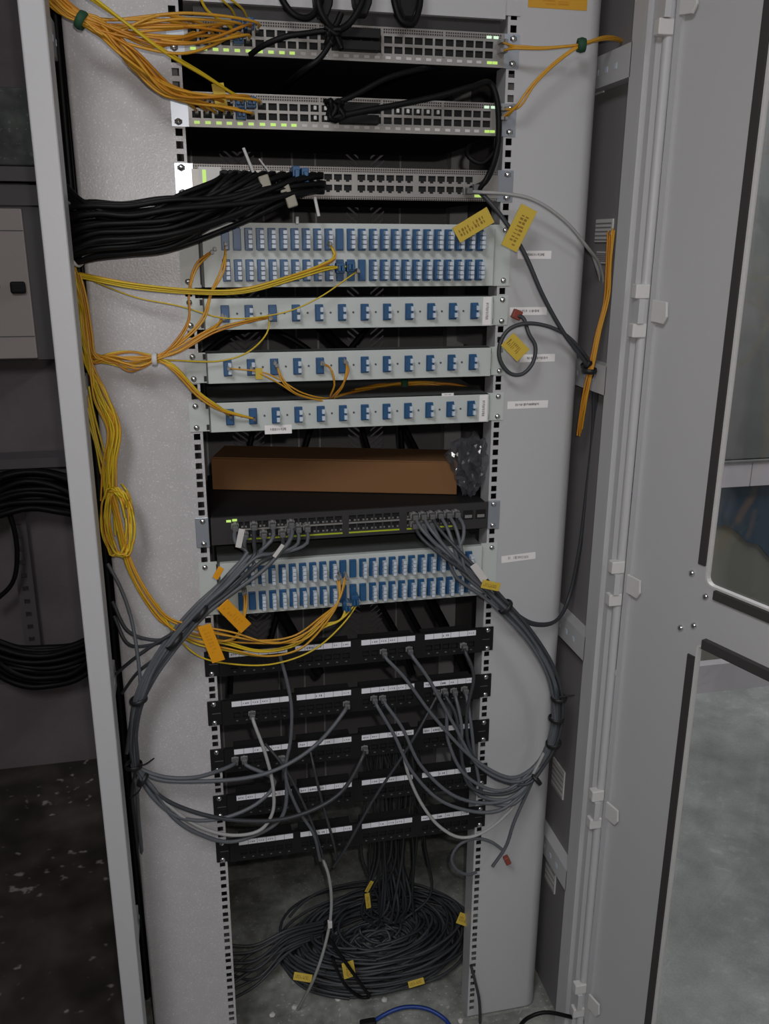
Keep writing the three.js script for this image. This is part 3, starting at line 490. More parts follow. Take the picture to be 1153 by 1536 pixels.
//COPPER
{ // thick black bundle into the copper switch
  const n = 30, guide = [[-406, 1537, 10], [-378, 1554, 45], [-348, 1560, 58], [-306, 1562, 66], [-255, 1568, 70]];
  for (let i = 0; i < n; i++) {
    const col = i % 10, row = Math.floor(i / 10), ang = i * 2.4, k = Math.sqrt((i + 0.5) / n);
    const R = [38, 40, 38, 36, 34].map((v) => v * k);
    const g = guide.map((q, j) => [q[0] + R[j] * Math.cos(ang) * 0.25, q[1] + R[j] * Math.sin(ang) + rr(-2, 2) , q[2] + R[j] * Math.cos(ang) * 0.8]);
    const px = -163 + col * 13.2 + rr(-2, 2), py = row === 0 ? 1634 : row === 1 ? 1623 : 1614;
    const m1 = lerp(g[4], [px, py, 40], 0.45), m2 = lerp(g[4], [px, py, 40], 0.82); m1[1] -= 4; m2[2] += 14; m1[2] += 10;
    cable('patch_cable', 'black cable in the thick bundle plugged into the copper switch', 'cable', [...g, m1, m2, [px, py, 28], [px, py, 12]], 3.6, M.wireBlack, { group: 'thick black cable bundle', plug1: 'rj', plugMat: M.black, bootMat: M.black, per: 6 });
  }
  for (let i = 0; i < 4; i++) cable('patch_cable', 'black cable dipping and rising over the top of the thick bundle', 'cable', [...jit([[-381, 1609, 40], [-360, 1591, 58], [-325, 1575, 74], [-283, 1576, 78], [-236, 1599, 70], [-192, 1618, 52]], 4), [-176 + i * 9, 1634, 12]], 3.6, M.wireBlack, { group: 'black cables on top of the bundle', plug1: 'rj', plugMat: M.black, bootMat: M.black });
  const ends2 = [[-126, 1622, 62, 'leftmost of three'], [-100, 1614, 62, 'middle of three'], [-92, 1598, 66, 'rightmost of three']];
  for (const e of ends2) { const g = rbox(-7, 7, -8, 8, -5, 5, 2); g.rotateZ(0.3); g.translate(e[0], e[1], e[2]); solid('cable_boot', e[3] + ' beige cable boots at the end of the black bundle', 'boot', g, M.capClear); }
  for (const e of [[-81, 1633, 6, 'left'], [-69, 1631, 6, 'right']]) solid('fibre_plug', e[3] + ' blue plug beside the black bundle in the copper switch', 'connector', join([rbox(e[0] - 5, e[0] + 5, e[1] - 13, e[1] + 11, 3, 40, 1), rbox(e[0] - 3, e[0] + 3, e[1] - 8, e[1] + 6, 40, 50, 1)]), M.blue);
  const tail = (label, a, b, w) => { const p = [a, lerp(a, b, 0.5), b]; cable('tie_tail', label, 'cable tie', p, w, M.tieWhite, {}); };
  tail('white tie tail sticking up from the black bundle', [-139, 1635, 40], [-151, 1664, 46], 2.2);
  tail('thin white tie tail next to the upright one over the bundle', [-119, 1637, 40], [-131, 1651, 46], 1.2);
  tail('white tie tail hanging below the blue plugs of the copper switch', [-57, 1605, 40], [-52, 1580, 42], 2.4);
  tail('short white tie tail below the end of the black bundle', [-82, 1579, 44], [-82, 1570, 44], 2.4);
  tie('cable_tie', 'clear white tie holding the black bundle at the left post', [-375, 1554, 46], 30, 40, 1.2, [1, 0.1, 0.3], M.tieWhite);
}
{ // black power leads at the top
  const loops = [[[-99, 1866, 30], [-93, 1840, 40], [-79, 1824, 44], [-61, 1823, 40], [-46, 1839, 34], [-39, 1866, 26]], [[-42, 1868, 34], [-48, 1837, 44], [-41, 1822, 44], [-28, 1811, 40], [-10, 1817, 36], [8, 1840, 34], [20, 1874, 26]], [[53, 1875, 30], [53, 1844, 42], [61, 1825, 44], [76, 1822, 42], [87, 1841, 36], [92, 1878, 26]]];
  loops.forEach((p, i) => cable('power_lead', ['leftmost', 'middle', 'rightmost'][i] + ' of the three black power leads looping under the power unit', 'cable', p, 4.6, M.wireBlack));
  [[-39, 1842, 30, 'left'], [13, 1846, 30, 'middle'], [74, 1846, 30, 'right']].forEach((e) => { const g = poly([[-14, 22], [14, 22], [12, 0], [6, -14], [-6, -14], [-12, 0]], 18, [], 2); g.translate(e[0], e[1], e[2] - 20); solid('power_plug', e[3] + ' black power plug hanging at the top edge', 'plug', g, M.black); });
  cable('power_lead', 'black lead lying slanted over the sockets of the upper fibre switch', 'cable', [[-135, 1782, 8], [-118, 1791, 24], [-89, 1801, 34], [-54, 1807, 36], [-28, 1813, 38], [-17, 1831, 36]], 4, M.wireBlack);
  cable('power_lead', 'black lead drooping from the cable knot below the upper fibre switch', 'cable', [[-27, 1812, 34], [-34, 1793, 40], [-47, 1776, 40], [-67, 1763, 30], [-82, 1757, -40], [-103, 1746, -120]], 4, M.wireBlack);
  cable('power_lead', 'black lead rising from the knot of the second fibre switch to the right', 'cable', [[-38, 1719, 36], [-1, 1734, 34], [46, 1758, 26], [97, 1774, 8], [164, 1792, -60]], 4, M.wireBlack);
  cable('power_lead', 'thick black lead running right along the second fibre switch to the rail', 'cable', [[-36, 1704, 36], [7, 1714, 36], [62, 1725, 36], [119, 1738, 34], [163, 1751, 30], [198, 1760, 10], [208, 1739, 12], [212, 1695, 14], [208, 1660, 14], [191, 1628, 18], [174, 1620, 10]], 4.4, M.wireBlack);
  cable('power_lead', 'black lead looping at the right rail above the copper switch', 'cable', [[212, 1674, 10], [188, 1655, 14], [170, 1664, 8], [182, 1684, -20], [218, 1696, -40]], 3.6, M.wireBlack);
  cable('power_lead', 'black lead hugging the right end of the copper switch', 'cable', [[212, 1686, 16], [203, 1655, 22], [191, 1632, 26], [182, 1616, 18]], 3.8, M.wireBlack);
  for (const e of [[12, 1806, 3, 'upper fibre switch'], [10, 1715, 3, 'second fibre switch']]) for (const dy of [7, -8]) solid('transceiver_block', (dy > 0 ? 'upper of two' : 'lower of two') + ' black plug blocks in the ' + e[3], 'connector', rbox(e[0] - 27, e[0] + 27, e[1] + dy - 6, e[1] + dy + 6, 3, 20, 1.5), M.black);
  const knot = (c, label) => { const g = []; for (let i = 0; i < 4; i++) { const t = tubeGeo([0, 1, 2, 3, 4, 5, 6].map((k) => [c[0] + rr(-13, 13), c[1] + rr(-13, 13), c[2] + rr(-8, 8)]), 3.4, 6); g.push(t); } solid('power_lead', label, 'cable', join(g), M.wireBlack); };
  knot([-28, 1801, 36], 'black knot of lead in front of the upper fibre switch'); knot([-27, 1715, 36], 'black knot of lead in front of the second fibre switch');
}
{ // right rail: grey leads, tags and the loop
  cable('patch_cable', 'pale grey cable arching from the copper switch over the right filler plate', 'cable', [[170, 1617, 12], [184, 1615, 30], [219, 1613, 40], [258, 1605, 44], [308, 1578, 40], [354, 1541, 25], [390, 1512, 0], [414, 1460, -30], [403, 1386, -30]], 2.6, M.wirePale, { plug0: 'rj' });
  cable('patch_cable', 'dark grey cable slanting down across the right filler plate', 'cable', [[180, 1622, 12], [191, 1608, 28], [214, 1582, 36], [248, 1534, 40], [282, 1470, 42], [319, 1416, 40], [368, 1364, 25], [395, 1327, 5], [405, 1281, -10]], 3.4, M.wireDark, { plug0: 'rj' });
  cable('patch_cable', 'dark cable curled in a loop on the right filler plate', 'cable', [[253, 1440, 14], [260, 1438, 20], [267, 1415, 30], [277, 1396, 34], [273, 1371, 36], [257, 1355, 36], [239, 1356, 34], [222, 1377, 32], [222, 1401, 30], [234, 1421, 30], [257, 1430, 32], [287, 1428, 36], [320, 1415, 38], [358, 1384, 30], [391, 1349, 10]], 3.2, M.wireDark);
  { const g = rbox(-7, 7, -7, 7, -5, 5, 1.5); g.rotateZ(-0.4); g.translate(253, 1442, 12); solid('plug_cover', 'small red brown plug at the end of the looped cable', 'plug', g, M.red); }
  const tag = (label, c, w, h, ang, m) => { const g = rbox(-w / 2, w / 2, -h / 2, h / 2, -0.8, 0.8, 0.5); const o = solid('paper_tag', label, 'tag', g, m); printUV(o.geometry); o.rotation.set(0.08, -0.15, ang); o.position.set(c[0] / 1000, c[1] / 1000, c[2] / 1000); };
  tag('yellow paper tag folded over the right end of the upper blue panel', [176, 1560, 42], 56, 24, 0.55, M.tag[0]);
  tag('yellow paper tag standing on the dark slanting cable', [248, 1561, 50], 62, 26, 1.15, M.tag[1]);
  tag('yellow paper tag inside the cable loop', [233, 1387, 40], 36, 26, -0.75, M.tag[2]);
  cable('patch_cable', 'pale cable running down the right gap behind the plate edge', 'cable', [[387, 1526, -20], [406, 1491, -30], [416, 1439, -30], [406, 1387, -25], [390, 1362, -10]], 3, M.wirePale);
  for (let i = 0; i < 8; i++) cable('fibre_cable', 'orange cord hanging down the right gap beside the upright', 'cable', jit([[392, 1561, 20], [394, 1512, 20], [393, 1463, 20], [383, 1413, 22], [375, 1367, 24], [372, 1330, 22], [369, 1287, 15], [372, 1252, 5]], i < 4 ? 4 : 7, 0, 0), 1.6, i % 2 ? M.fibreDeep : M.fibre, { group: 'orange cords in the right gap', radial: 5 });
  tie('cable_tie', 'black tie round the orange cords in the right gap', [373, 1356, 24], 10, 10, 2, [0, 1, 0.1], M.tie);
  for (let i = 0; i < 4; i++) cable('patch_cable', 'dark cable hanging down inside the right gap', 'cable', jit([[389, 1354, 5], [400, 1304, -5], [406, 1235, -15], [406, 1142, -20], [399, 1035, -20], [383, 951, -15], [353, 927, 10], [298, 938, 40], [249, 975, 58], [218, 1008, 66]], i * 1.6), 3, M.wireDark, { group: 'dark cables inside the right gap' });
  tie('cable_tie', 'black tie where the dark cables meet the right gap', [371, 1366, 18], 9, 9, 2, [0.6, -0.8, 0.1], M.tie);
}
{ // grey cables of the black switch
  const rs = 97;
  const guideR = [[171, 1058, 62], [217, 1009, 70], [272, 946, 76], [316, 876, 78], [339, 809, 72], [341, 734, 66], [320, 675, 62]];
  const endR = [
    [[267, 663, 66], [203, 698, 56], [128, 786, 44], [77, 862, 36], [47, 896, 22], [49, 896, 10]], [[274, 654, 66], [209, 686, 56], [162, 770, 46], [117, 858, 36], [93, 894, 24], [93, 896, 10]],
    [[293, 647, 66], [234, 662, 56], [195, 713, 44], [187, 783, 40], [198, 853, 36], [186, 890, 24], [188, 893, 10]], [[257, 620, 66], [175, 629, 58], [108, 694, 46], [74, 770, 38], [48, 810, 24], [48, 810, 10]],
    [[246, 601, 66], [151, 622, 58], [94, 682, 46], [60, 759, 38], [33, 810, 24], [33, 811, 10]], [[250, 640, 66], [186, 670, 56], [154, 738, 44], [151, 791, 36], [141, 810, 22], [143, 810, 10]],
    [[257, 633, 66], [193, 649, 56], [176, 722, 44], [168, 783, 36], [155, 809, 22], [156, 811, 10]], [[269, 623, 66], [212, 628, 56], [182, 684, 46], [178, 765, 40], [172, 807, 22], [173, 810, 10]],
    [[270, 610, 66], [224, 618, 56], [206, 680, 46], [195, 763, 40], [191, 808, 22], [192, 811, 10]]];
  const toR = ['the middle of the uppermost black panel', 'the right half of the uppermost black panel', 'the far right port of the uppermost black panel', 'second black panel middle, right of two', 'second black panel middle, left of two', 'the first of four plugs on the second panel', 'the second of four plugs on the second panel', 'the third of four plugs on the second panel', 'the last of four plugs on the second panel'];
  for (let i = 0; i < 9; i++) {
    const x = rs + (i % 6) * 13.9 - (i > 5 ? 0 : 0), y = i < 6 ? 1130.5 : 1116; const g = strand(guideR, [30, 18, 14, 14, 14, 13, 12]);
    cable('patch_cable', 'grey cable from black switch to ' + toR[i], 'cable', [[x, y, 14], [x + 6, y - 14, 34], lerp([x + 8, y - 20, 44], g[0], 0.5), ...g, ...endR[i]], 3.2, i % 4 === 2 ? M.wireDark : M.wireGrey, { group: 'grey cables on the right of the black switch', plug0: 'rj', plug1: 'rj', per: 6 });
  }
  const guideL = [[-161, 1088, 52], [-207, 1048, 60], [-243, 1018, 64], [-283, 974, 64], [-320, 922, 60], [-343, 872, 56], [-355, 820, 54], [-356, 767, 54]];
  const endL = [
    [[-331, 741, 58], [-260, 724, 58], [-154, 719, 50], [-75, 753, 42], [-18, 806, 24], [-14, 806, 10]], [[-320, 742, 58], [-270, 731, 56], [-228, 728, 40], [-204, 727, 24], [-202, 724, 10]],
    [[-328, 712, 58], [-278, 672, 58], [-200, 640, 56], [-112, 630, 50], [-32, 657, 40], [12, 716, 24], [17, 717, 10]], [[-333, 705, 58], [-295, 662, 58], [-232, 647, 54], [-166, 665, 46], [-140, 693, 36], [-186, 723, 24], [-187, 724, 10]],
    [[-359, 716, 40], [-363, 636, 15], [-365, 525, -10], [-369, 374, -40]], [[-367, 704, 30], [-370, 617, 5], [-371, 491, -20], [-374, 351, -50]],
    [[-330, 717, 58], [-303, 661, 58], [-265, 622, 54], [-213, 594, 46], [-134, 617, 36], [-120, 676, 30], [-125, 716, 24], [-125, 716, 10]]];
  const toL = ['ending at the middle left of the second black panel', 'ending at the leftmost plug of the third black panel', 'sagging far right to the middle of the third black panel', 'ending at the second plug of the third black panel', 'turning down into the left gap at the front', 'turning down into the left gap behind the other', 'sagging lowest, back up to the third black panel'];
  for (let i = 0; i < 7; i++) {
    const x = -184 + i * 14.2, y = i % 2 ? 1116 : 1130.5, g = strand(guideL, [34, 20, 15, 14, 13, 11, 10, 9]);
    cable('patch_cable', 'grey left-bundle cable ' + toL[i], 'cable', [[x, y, 14], [x - 2, y - 14, 34], lerp([x - 4, y - 20, 42], g[0], 0.55), ...g, ...endL[i]], 3.4, i % 3 === 2 ? M.wireDark : M.wireGrey, { group: 'grey cables on the left of the black switch', plug0: 'rj', plug1: i === 4 || i === 5 ? 0 : 'rj', per: 6 });
  }
  for (let i = 0; i < 3; i++) { const x = -102 + i * 13.9, g = strand(guideL.slice(0, 6), [14, 14, 14, 14, 12, 11]); cable('patch_cable', 'grey cable from the left middle of the black switch into the left gap', 'cable', [[x, 1122, 14], [x - 4, 1104, 34], lerp([x - 8, 1096, 42], g[0], 0.5), ...g, ...[[-361, 819, 30], [-373, 757, 5]]], 3, M.wireGrey, { group: 'grey cables into the left gap', plug0: 'rj', per: 6 }); }
  cable('patch_cable', 'pale cable hanging from the second black panel and curving away left', 'cable', [[-171, 806, 10], [-170, 802, 24], [-154, 749, 38], [-144, 690, 46], [-147, 642, 50], [-168, 614, 52], [-212, 612, 54], [-265, 638, 56], [-314, 691, 58], [-346, 740, 56]], 3, M.wirePale, { plug0: 'rj' });
  cable('patch_cable', 'grey cable dropping from the uppermost black panel across two panels below', 'cable', [[-124, 916, 30], [-115, 875, 34], [-109, 828, 36], [-112, 767, 36], [-122, 704, 34], [-105, 636, 32], [-77, 575, 28], [-64, 504, 10]], 3, M.wireGrey);
  cable('patch_cable', 'thin grey cable crossing the third and fourth black panels downward', 'cable', [[-152, 752, 14], [-124, 715, 30], [-98, 654, 32], [-77, 590, 30], [-57, 503, 6]], 2.4, M.wireDark, {});
  cable('patch_cable', 'thin grey cable from the third black panel down to the lowest', 'cable', [[-77, 726, 14], [-74, 707, 28], [-62, 641, 30], [-45, 564, 28], [-32, 495, 4]], 2.4, M.wireDark, {});
  cable('patch_cable', 'dark cable slanting from the right of the second panel down to the left', 'cable', [[139, 809, 20], [105, 758, 34], [73, 704, 34], [27, 630, 32], [-19, 537, 26], [-39, 478, 0]], 2.4, M.wireDark);
  cable('patch_cable', 'pale cable swinging low under the right side of the lowest panel', 'cable', [[80, 716, 24], [88, 674, 32], [111, 615, 38], [144, 566, 44], [180, 543, 50], [218, 549, 54], [268, 592, 58], [305, 664, 62], [322, 702, 62]], 3, M.wirePale);
  cable('patch_cable', 'grey cable curled in a ring below the lowest panel at the right rail', 'cable', [[320, 687, 60], [298, 621, 56], [278, 559, 52], [267, 508, 48], [245, 466, 44]], 3, M.wireGrey);
  cable('patch_cable', 'grey ring of cable end beside the red plug', 'cable', [[264, 499, 46], [238, 521, 44], [208, 530, 42], [181, 519, 40], [169, 492, 38], [179, 465, 36], [204, 444, 30], [223, 438, 20]], 2.8, M.wireGrey);
  { const g = rbox(-5, 5, -8, 8, -5, 5, 1.5); g.rotateZ(0.4); g.translate(274, 472, 40); solid('plug_cover', 'small red plug at the end of the grey ring low on the right plate', 'plug', g, M.red); }
  for (let i = 0; i < 5; i++) cable('patch_cable', 'dark cable coming out of the left gap into the grey bundle', 'cable', jit([[[-376, 1085, 10], [-361, 1050, 20], [-347, 1005, 30], [-341, 945, 45], [-341, 882, 54]], [[-376, 1022, 0], [-354, 981, 25], [-320, 974, 45], [-283, 978, 58]], [[-374, 994, 0], [-354, 957, 22], [-320, 962, 45], [-280, 978, 58]], [[-377, 898, 0], [-348, 933, 30], [-310, 967, 52], [-279, 987, 60]], [[-373, 862, 0], [-345, 910, 30], [-312, 945, 52], [-285, 972, 60]]][i], 3), 2.8, i ? M.wireDark : M.wireGrey, { group: 'dark cables out of the left gap' });
  const ties = [[300, 918, 64, 'black tie on the left grey bundle next to the orange flags', [-0.7, 0.6, 0]], [262, 960, 64, 'black tie on the left grey bundle at its slanting middle', [-0.7, 0.7, 0]], [208, 1050, 56, 'black tie on the left grey bundle where it turns upright', [-0.2, 1, 0]], [200, 1148, 55, 'black tie with long tails at the foot of the left grey bundle', [0, 1, 0]], [214, 1168, 56, 'black tie where the left grey bundle fans out', [0.7, -0.5, 0]], [758, 910, 72, 'black tie on the right grey bundle under the yellow tag', [0.7, -0.6, 0]], [838, 1047, 72, 'black tie on the right grey bundle at its outermost bend', [0, 1, 0]], [834, 1078, 70, 'black tie just below the outermost bend of the right bundle', [0.1, 1, 0]], [830, 1115, 66, 'black tie on the right grey bundle as it turns back', [-0.2, 1, 0]], [803, 1168, 62, 'black tie where the right grey bundle fans out', [-0.7, -0.6, 0]]];
  const unp = [[[-243, 1018, 64], [-283, 976, 64], [-343, 878, 56], [-359, 765, 55], [-347, 740, 56], [235, 988, 72], [338, 812, 72], [337, 772, 70], [337, 722, 66], [310, 653, 62]]][0];
  ties.forEach((t, i) => tie('cable_tie', t[3], unp[i], i < 2 ? 16.5 : 12.5, i < 2 ? 16.5 : 12.5, 1.7, t[4], M.tie));
  cable('tie_tail', 'black tie tail pointing up right at the left bundle foot', 'cable tie', [[-353, 769, 66], [-340, 775, 72], [-326, 786, 76]], 1.2, M.tie); cable('tie_tail', 'black tie tail pointing right at the outermost right bend', 'cable tie', [[333, 821, 84], [346, 823, 86], [359, 824, 88]], 1.2, M.tie); cable('tie_tail', 'black tie tail curving down left below the left bundle', 'cable tie', [[-347, 738, 66], [-354, 725, 68], [-368, 714, 66]], 1.2, M.tie);
  // flags
  const flag = (label, c, w, h, ang, m, ry = -0.1) => { const g = rbox(-w / 2, w / 2, -h / 2, h / 2, -1.2, 1.2, 0.8); const o = solid('paper_tag', label, 'tag', g, m); printUV(o.geometry); o.rotation.set(0.05, ry, ang); o.position.set(c[0] / 1000, c[1] / 1000, c[2] / 1000); };
  flag('lower left orange paper flag hanging from the grey bundle', [-239, 972, 84], 64, 20, -1.28, M.flag[0]);
  flag('upper right orange paper flag bent across the rail below the blue panel', [-202, 1006, 80], 60, 21, -0.95, M.flag[1], 0.3);
  flag('small yellow flag on the left grey cables at the rail', [-210, 1079, 74], 20, 9, 1.05, M.flag[0]);
  flag('dull yellow tag wrapped on the right grey cables', [201, 1027, 88], 30, 14, -0.25, M.tag[1]);
  flag('white paper sleeve on the right grey cables', [179, 1052, 84], 34, 12, -0.95, M.paper); flag('pale paper sleeve hanging off the left grey cables', [-175, 1127, 60], 30, 9, 1.35, M.paper); flag('cream paper sleeve between the left grey cables', [-121, 1102, 58], 24, 6, 0.95, M.paper);
}
//BOTTOM
{ // hanging cable, coil and litter on the cabinet floor
  cable('patch_cable', 'single grey cable hanging to the cabinet floor', 'cable', [[-58, 498, 0], [-49, 466, 0], [-43, 410, -5], [-46, 347, -10], [-60, 281, -10], [-77, 208, -25], [-96, 105, -75], [-102, 73, -92]], 3, M.wirePale);
  { const g = rbox(-4, 4, -7, 7, -4, 4, 1); g.translate(-46, 347, -8); solid('cable_joint', 'white joint on the single hanging grey cable', 'joint', g, M.paper); }
  for (let i = 0; i < 80; i++) {
    const cx = 78 + rr(-20, 20), cz = -205 + rr(-16, 16), rx = 10 + 195 * ((i + 0.5) / 80), rz = rx * rr(0.58, 0.7), y0 = 76 + ((i * 17) % 80) * (i < 30 ? 0.5 : 0.9), pts = [], ph = rr(0, 6.28), n = 18, turn = rr(0.75, 1.1);
    for (let k = 0; k <= n; k++) { const a = ph + k / n * Math.PI * 2 * turn; pts.push([cx + rx * Math.cos(a), y0 + 8 * Math.sin(a * 2 + i) + rr(-2, 2), cz + rz * Math.sin(a)]); }
    cable('network_cable', 'dark grey cable in the big coil on the cabinet floor', 'cable', pts, 3.2, i % 3 === 0 ? M.wireCoil : M.wireDark, { group: 'coil of cables on the cabinet floor', per: 3, radial: 5 });
  }
  for (let i = 0; i < 12; i++) cable('network_cable', 'dark grey cable leading left out of the floor coil', 'cable', [[-236, 95 + i * 9, -120 - (i % 4) * 14], [-180, 112 + i * 7 + rr(-4, 4), -130 - (i % 3) * 14], [-110, 140 + i * 5 + rr(-6, 6), -170], [-30, 120 + i * 3, -225 + rr(-10, 10)]], 3, i % 3 ? M.wireCoil : M.wireDark, { group: 'cables leading left out of the coil', radial: 5 });
  for (let i = 0; i < 26; i++) { const x = 124 + rr(-60, 60); cable('network_cable', 'dark cable hanging behind the lowest panel into the coil', 'cable', [[x - 10 + rr(-20, 20), 590, -190], [x, 480, -200 + rr(-25, 25)], [x + rr(-14, 14), 330, -205 + rr(-25, 25)], [x + rr(-30, 30), 190, -215 + rr(-20, 20)], [x + rr(-50, 50), 130, -220]], 3, i % 3 ? M.wireDark : M.wireCoil, { group: 'cables hanging behind the lowest panel', radial: 5 }); }
  cable('power_lead', 'black lead bent in a narrow loop before the floor coil', 'cable', [[-55, 320, -20], [-33, 280, -14], [-1, 213, -20], [26, 152, -32], [35, 127, -42], [21, 124, -46], [-8, 159, -40], [-31, 225, -20], [-42, 266, -14]], 3.4, M.wireBlack);
  const note = (label, c, w, h, ax, ang) => { const g = rbox(-w / 2, w / 2, -h / 2, h / 2, -1, 1, 0.6); const o = solid('paper_tag', label, 'tag', g, M.tag[0]); printUV(o.geometry); o.rotation.set(ax, 0.1, ang); o.position.set(c[0] / 1000, c[1] / 1000, c[2] / 1000); };
  note('yellow tag upright on the cables hanging behind the lowest panel', [47, 278, -110], 10, 36, 0, 0.1); note('dim yellow tag above the upright one behind the lowest panel', [46, 300, -130], 8, 26, 0, -0.5);
  note('round-cornered yellow tag in front of the floor coil, by the black loop', [-5, 190, -34], 24, 30, -0.4, 0.1); note('yellow tag lying flat left of the black loop', [-97, 194, -40], 36, 14, -0.7, -0.3); note('yellow tag lying flat at the right foot of the coil', [134, 122, -52], 34, 12, -0.8, 0.1); note('dim yellow tag on the coil against the right rail', [217, 275, -30], 30, 22, -0.3, -0.5);
  const scraps = [[-153, 71, -90, 'leftmost of the white paper scraps on the cabinet floor'], [-108, 71, -99, 'white paper scrap under the end of the hanging cable'], [-19, 71, -100, 'white paper scrap just left of the black loop tip'], [73, 71, -79, 'white paper scrap between the black loop and the blue cable'], [210, 71, 1, 'white paper scrap at the foot of the right rail']];
  for (const s of scraps) { const g = new THREE.IcosahedronGeometry(7, 1); const p = g.attributes.position; for (let i = 0; i < p.count; i++) { const k = 0.75 + 0.5 * Math.abs(noise.noise(p.getX(i) * 0.4, p.getY(i) * 0.4, p.getZ(i) * 0.4 + s[0])); p.setXYZ(i, p.getX(i) * k, p.getY(i) * k * 0.5, p.getZ(i) * k); } g.computeVertexNormals(); g.translate(s[0], s[1] + 2, s[2]); solid('paper_scrap', s[3], 'scrap', g, M.paper); }
  cable('blue_cable', 'blue cable arching at the bottom edge', 'cable', [[18, 74, -16], [58, 80, -35], [103, 90, -37], [148, 88, -26], [180, 78, -2], [188, 74, 27]], 4, M.wireBlue);
  cable('power_lead', 'black lead curling on the floor below the right filler plate', 'cable', [[289, 137, 100], [302, 172, 110], [332, 185, 115], [377, 172, 120], [430, 146, 125], [470, 128, 130]], 4, M.wireBlack);
  cable('patch_cable', 'dark cable running down beside the foot of the right rail', 'cable', [[225, 211, 6], [233, 177, 10], [243, 128, 12], [248, 52, 12]], 3, M.wireDark);
  { const g = rbox(-16, 16, -8, 8, -8, 8, 4, 2); g.translate(28, 80, -23); solid('cable_plug', 'black plug end lying left of the blue cable', 'plug', g, M.black); }
}
{ // black cables deep inside the rack
  const deep = [[[-219, 1356, -260], [-160, 1392, -280], [-100, 1396, -300], [-35, 1365, -300], [44, 1290, -300]], [[-16, 1412, -300], [36, 1361, -320], [99, 1310, -320]], [[95, 1410, -300], [54, 1355, -320], [23, 1312, -320]], [[-125, 1228, -330], [-134, 1190, -330], [-143, 1152, -330]], [[-18, 1217, -330], [-36, 1160, -330]], [[91, 1192, -400], [110, 1123, -400]], [[162, 1204, -330], [198, 1135, -330]], [[161, 1198, -360], [167, 1130, -360]], [[-136, 784, -200], [-99, 901, -220]], [[-113, 917, -200], [-58, 801, -220], [-27, 748, -220]], [[195, 880, -260], [241, 789, -260], [284, 695, -260]], [[145, 876, -280], [202, 761, -280]], [[95, 873, -300], [151, 765, -300], [180, 685, -300]], [[-146, 899, -250], [-187, 820, -250], [-199, 708, -250]]];
  const names = ['arching in the gap above the middle one-row panel', 'sloping left to right under the topmost one-row panel', 'sloping right to left under the topmost one-row panel', 'upright above the left of the cardboard box', 'leaning above the middle of the cardboard box', 'leaning between the two slot ladders above the box', 'slanting above the right of the cardboard box', 'upright above the right of the cardboard box', 'leaning left below the lower blue panel', 'slanting down below the left of the lower blue panel', 'slanting below the right end of the lower blue panel', 'slanting below the right half of the lower blue panel', 'slanting below the middle of the lower blue panel', 'bowed beside the left rail below the lower blue panel'];
  deep.forEach((p, i) => cable('network_cable', 'black inner cable ' + names[i], 'cable', p, i === 1 || i === 9 || i === 10 ? 11 : 6, M.wireBlack));
}
{ // black cables added to darken the left side channel
  for (let i = 0; i < 9; i++) { const x = -396 + (i % 3) * 9, z = -70 + Math.floor(i / 3) * 26; cable('network_cable', 'added black cable darkening the side channel by the left post', 'cable', [[x, 1860, z], [x + rr(-2, 2), 1500, z], [x + rr(-2, 2), 1000, z], [x + rr(-2, 2), 600, z], [x, 240, z]], 5, M.wireBlack, { group: 'added dark cables in the left side channel', radial: 5 }); }
}
// ---------------------------------------------------------------- stickers on the right filler plate
const stick = [[281, 1529, 0, 54, 'topmost white printed sticker on the right filler plate'], [276, 1446, 0, 60, 'white printed sticker behind the red brown plug'], [295, 1374, 0, 58, 'white printed sticker half behind the cable loop'], [283, 1301, 0, 68, 'white printed sticker below the cable loop'], [281, 1043, 0, 60, 'lowest white printed sticker on the right filler plate']];
stick.forEach((s, i) => { const g = box(s[0] - s[3] / 2, s[0] + s[3] / 2, s[1] - 6, s[1] + 6, 0.2, 0.6); if (i === 4) { g.translate(-s[0], -s[1], 0); g.rotateZ(0.06); g.translate(s[0], s[1], 0); } const o = solid('printed_sticker', s[4], 'sticker', g, M.sticker[i]); printUV(o.geometry); });
{ const o = solid('warning_sticker', 'orange sticker at the very top of the right filler plate', 'sticker', box(252, 340, 1860, 1860 + 90, 0.2, 0.6), M.orangeSticker); printUV(o.geometry); }
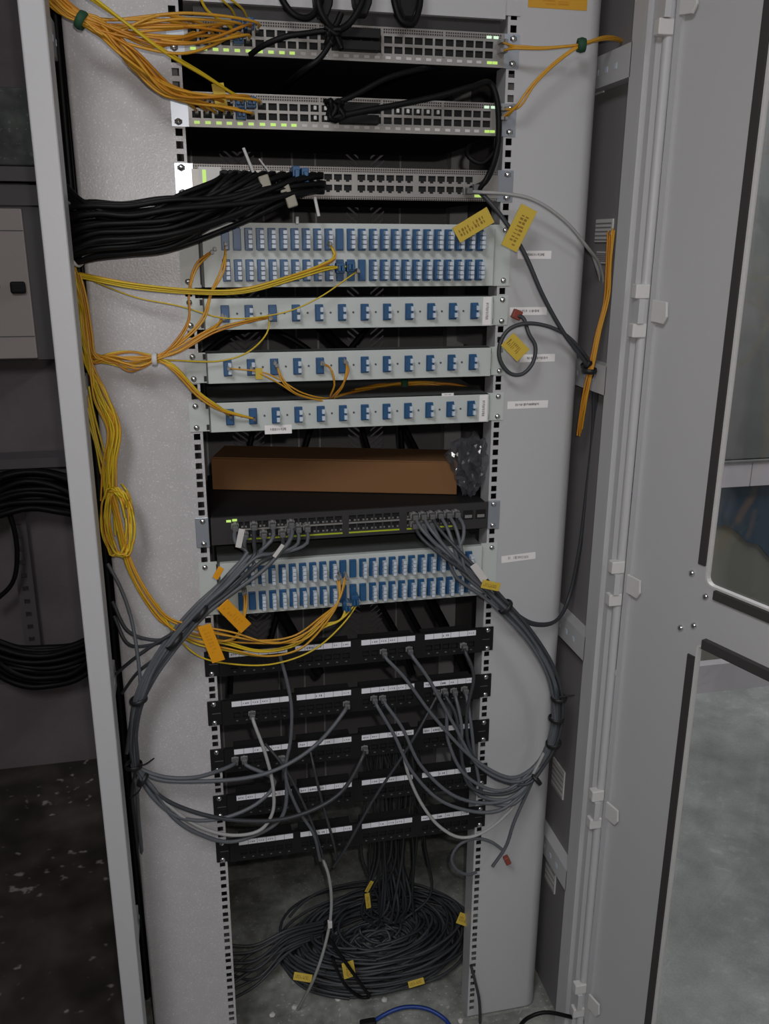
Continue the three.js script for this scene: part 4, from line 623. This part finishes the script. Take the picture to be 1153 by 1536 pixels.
// ---------------------------------------------------------------- things against the back wall
{ // left
  const z = -1160;
  solid('concrete_slab', 'rough greenish grey slab high on the wall behind the left post', 'slab', rbox(-1500, -560, 1722, 1900, -1250, z, 6), M.wallSlab);
  solid('steel_beam', 'brown grey steel beam under the greenish slab', 'beam', join([box(-1500, -560, 1686, 1720, -1250, z + 8), box(-1500, -560, 1630, 1678, -1250, z)]), M.steelDark);
  const t = thing('wall_cabinet', 'beige wall cabinet with black handle on the left behind the post', 'cabinet', [-900, 1246, -1250]);
  part(t, 'body', box(-300, 330, 0, 384, 4, 80), M.steelDark); 
  part(t, 'door', rbox(-290, 270, 4, 376, 80, 92, 3), M.beige); const pd = t.children[1];
  part(pd, 'handle', rbox(225, 262, 170, 200, 92, 108, 6, 2), M.black); part(pd, 'seam', box(-290, 270, 322, 324.5, 92, 92.6), M.steelDark); part(pd, 'seam', box(-290, 270, 60, 62.5, 92, 92.6), M.steelDark); part(pd, 'printed_line', box(120, 200, 184, 190, 92, 92.6), M.steelDark);
  solid('cable_trunking', 'dark trunking along the wall above the black cable coil', 'trunking', join([box(-1500, -560, 955, 982, -1250, z), box(-1500, -560, 915, 948, -1250, z - 20)]), M.steelDark);
  { const hs = []; for (let y = 300; y < 900; y += 40) hs.push([-8, 8, y, y + 14]); const g = plate(-22, 22, 260, 920, 0, 6, hs); g.translate(-740, 0, -1220); solid('slotted_strut', 'slotted steel strut upright behind the black cable coil', 'strut', g, M.steelDark); }
  const c = [-689, 627, -1180];
  for (let i = 0; i < 28; i++) { const pts = [], rx = rr(205, 290), ry = rr(215, 330); for (let k = 0; k <= 24; k++) { const a = k / 24 * Math.PI * 2; pts.push([c[0] + rx * Math.cos(a) + rr(-3, 3), c[1] + ry * Math.sin(a) + rr(-3, 3), c[2] + 24 * (i / 16) + rr(-4, 4)]); } cable('network_cable', 'black cable of the wide coil hung on the wall behind the left post', 'cable', pts, 9, M.wireBlack, { group: 'wide black coil on the wall', per: 3 }); }
  cable('network_cable', 'single black cable bowed at the left edge within the wide coil', 'cable', [[-776, 915, -1150], [-743, 824, -1150], [-738, 717, -1150], [-761, 630, -1150], [-820, 575, -1150]], 7, M.wireBlack);
  struct('trim_1', box(-1600, -405, 0, 285, -1255, -1225), M.wall);
}
{ // right, seen through the door window
  solid('grey_board', 'greenish grey board on the wall seen through the upper door pane', 'board', rbox(1150, 3000, 858, 2700, -1254, -1235, 2), M.board);
  const tr = thing('cable_trunking', 'white cable trunking below the grey board behind the door pane', 'trunking', [2000, 765, -1254]);
  part(tr, 'channel', rbox(-850, -425, 0, 84, 0, 32, 2), M.trunk); part(tr, 'channel', rbox(-423, 1000, 0, 84, 0, 32, 2), M.trunk); part(tr, 'lip', box(-850, 1000, 84, 90, 0, 36), M.board);
  const edge = [[1150, 760], [3000, 760], [3000, 300]]; const wav = []; for (let i = 0; i <= 40; i++) { const x = 3000 - i * 46.25; wav.push([x, 631 - (x - 1488) * 0.57 + 12 * Math.sin(x * 0.05) + 8 * Math.sin(x * 0.021)]); }
  const low = wav.map(([x, y]) => [x, Math.max(60, Math.min(y, 752))]);
  const g = poly([[1150, 762], ...low.reverse(), [3000, 762]].map(([x, y]) => [x, y]), 5); g.translate(0, 0, -1250); solid('blue_sheet', 'dark blue sheet with a ragged lower edge hung below the white trunking', 'sheet', g, M.tarp);
  struct('trim_2', box(1100, 3300, 0, 110, -1255, -1215), M.trunk);
  struct('trim_3', box(1100, 3300, 110, 756, -1255, -1252), M.cream);
}
renderer.render(scene, camera);
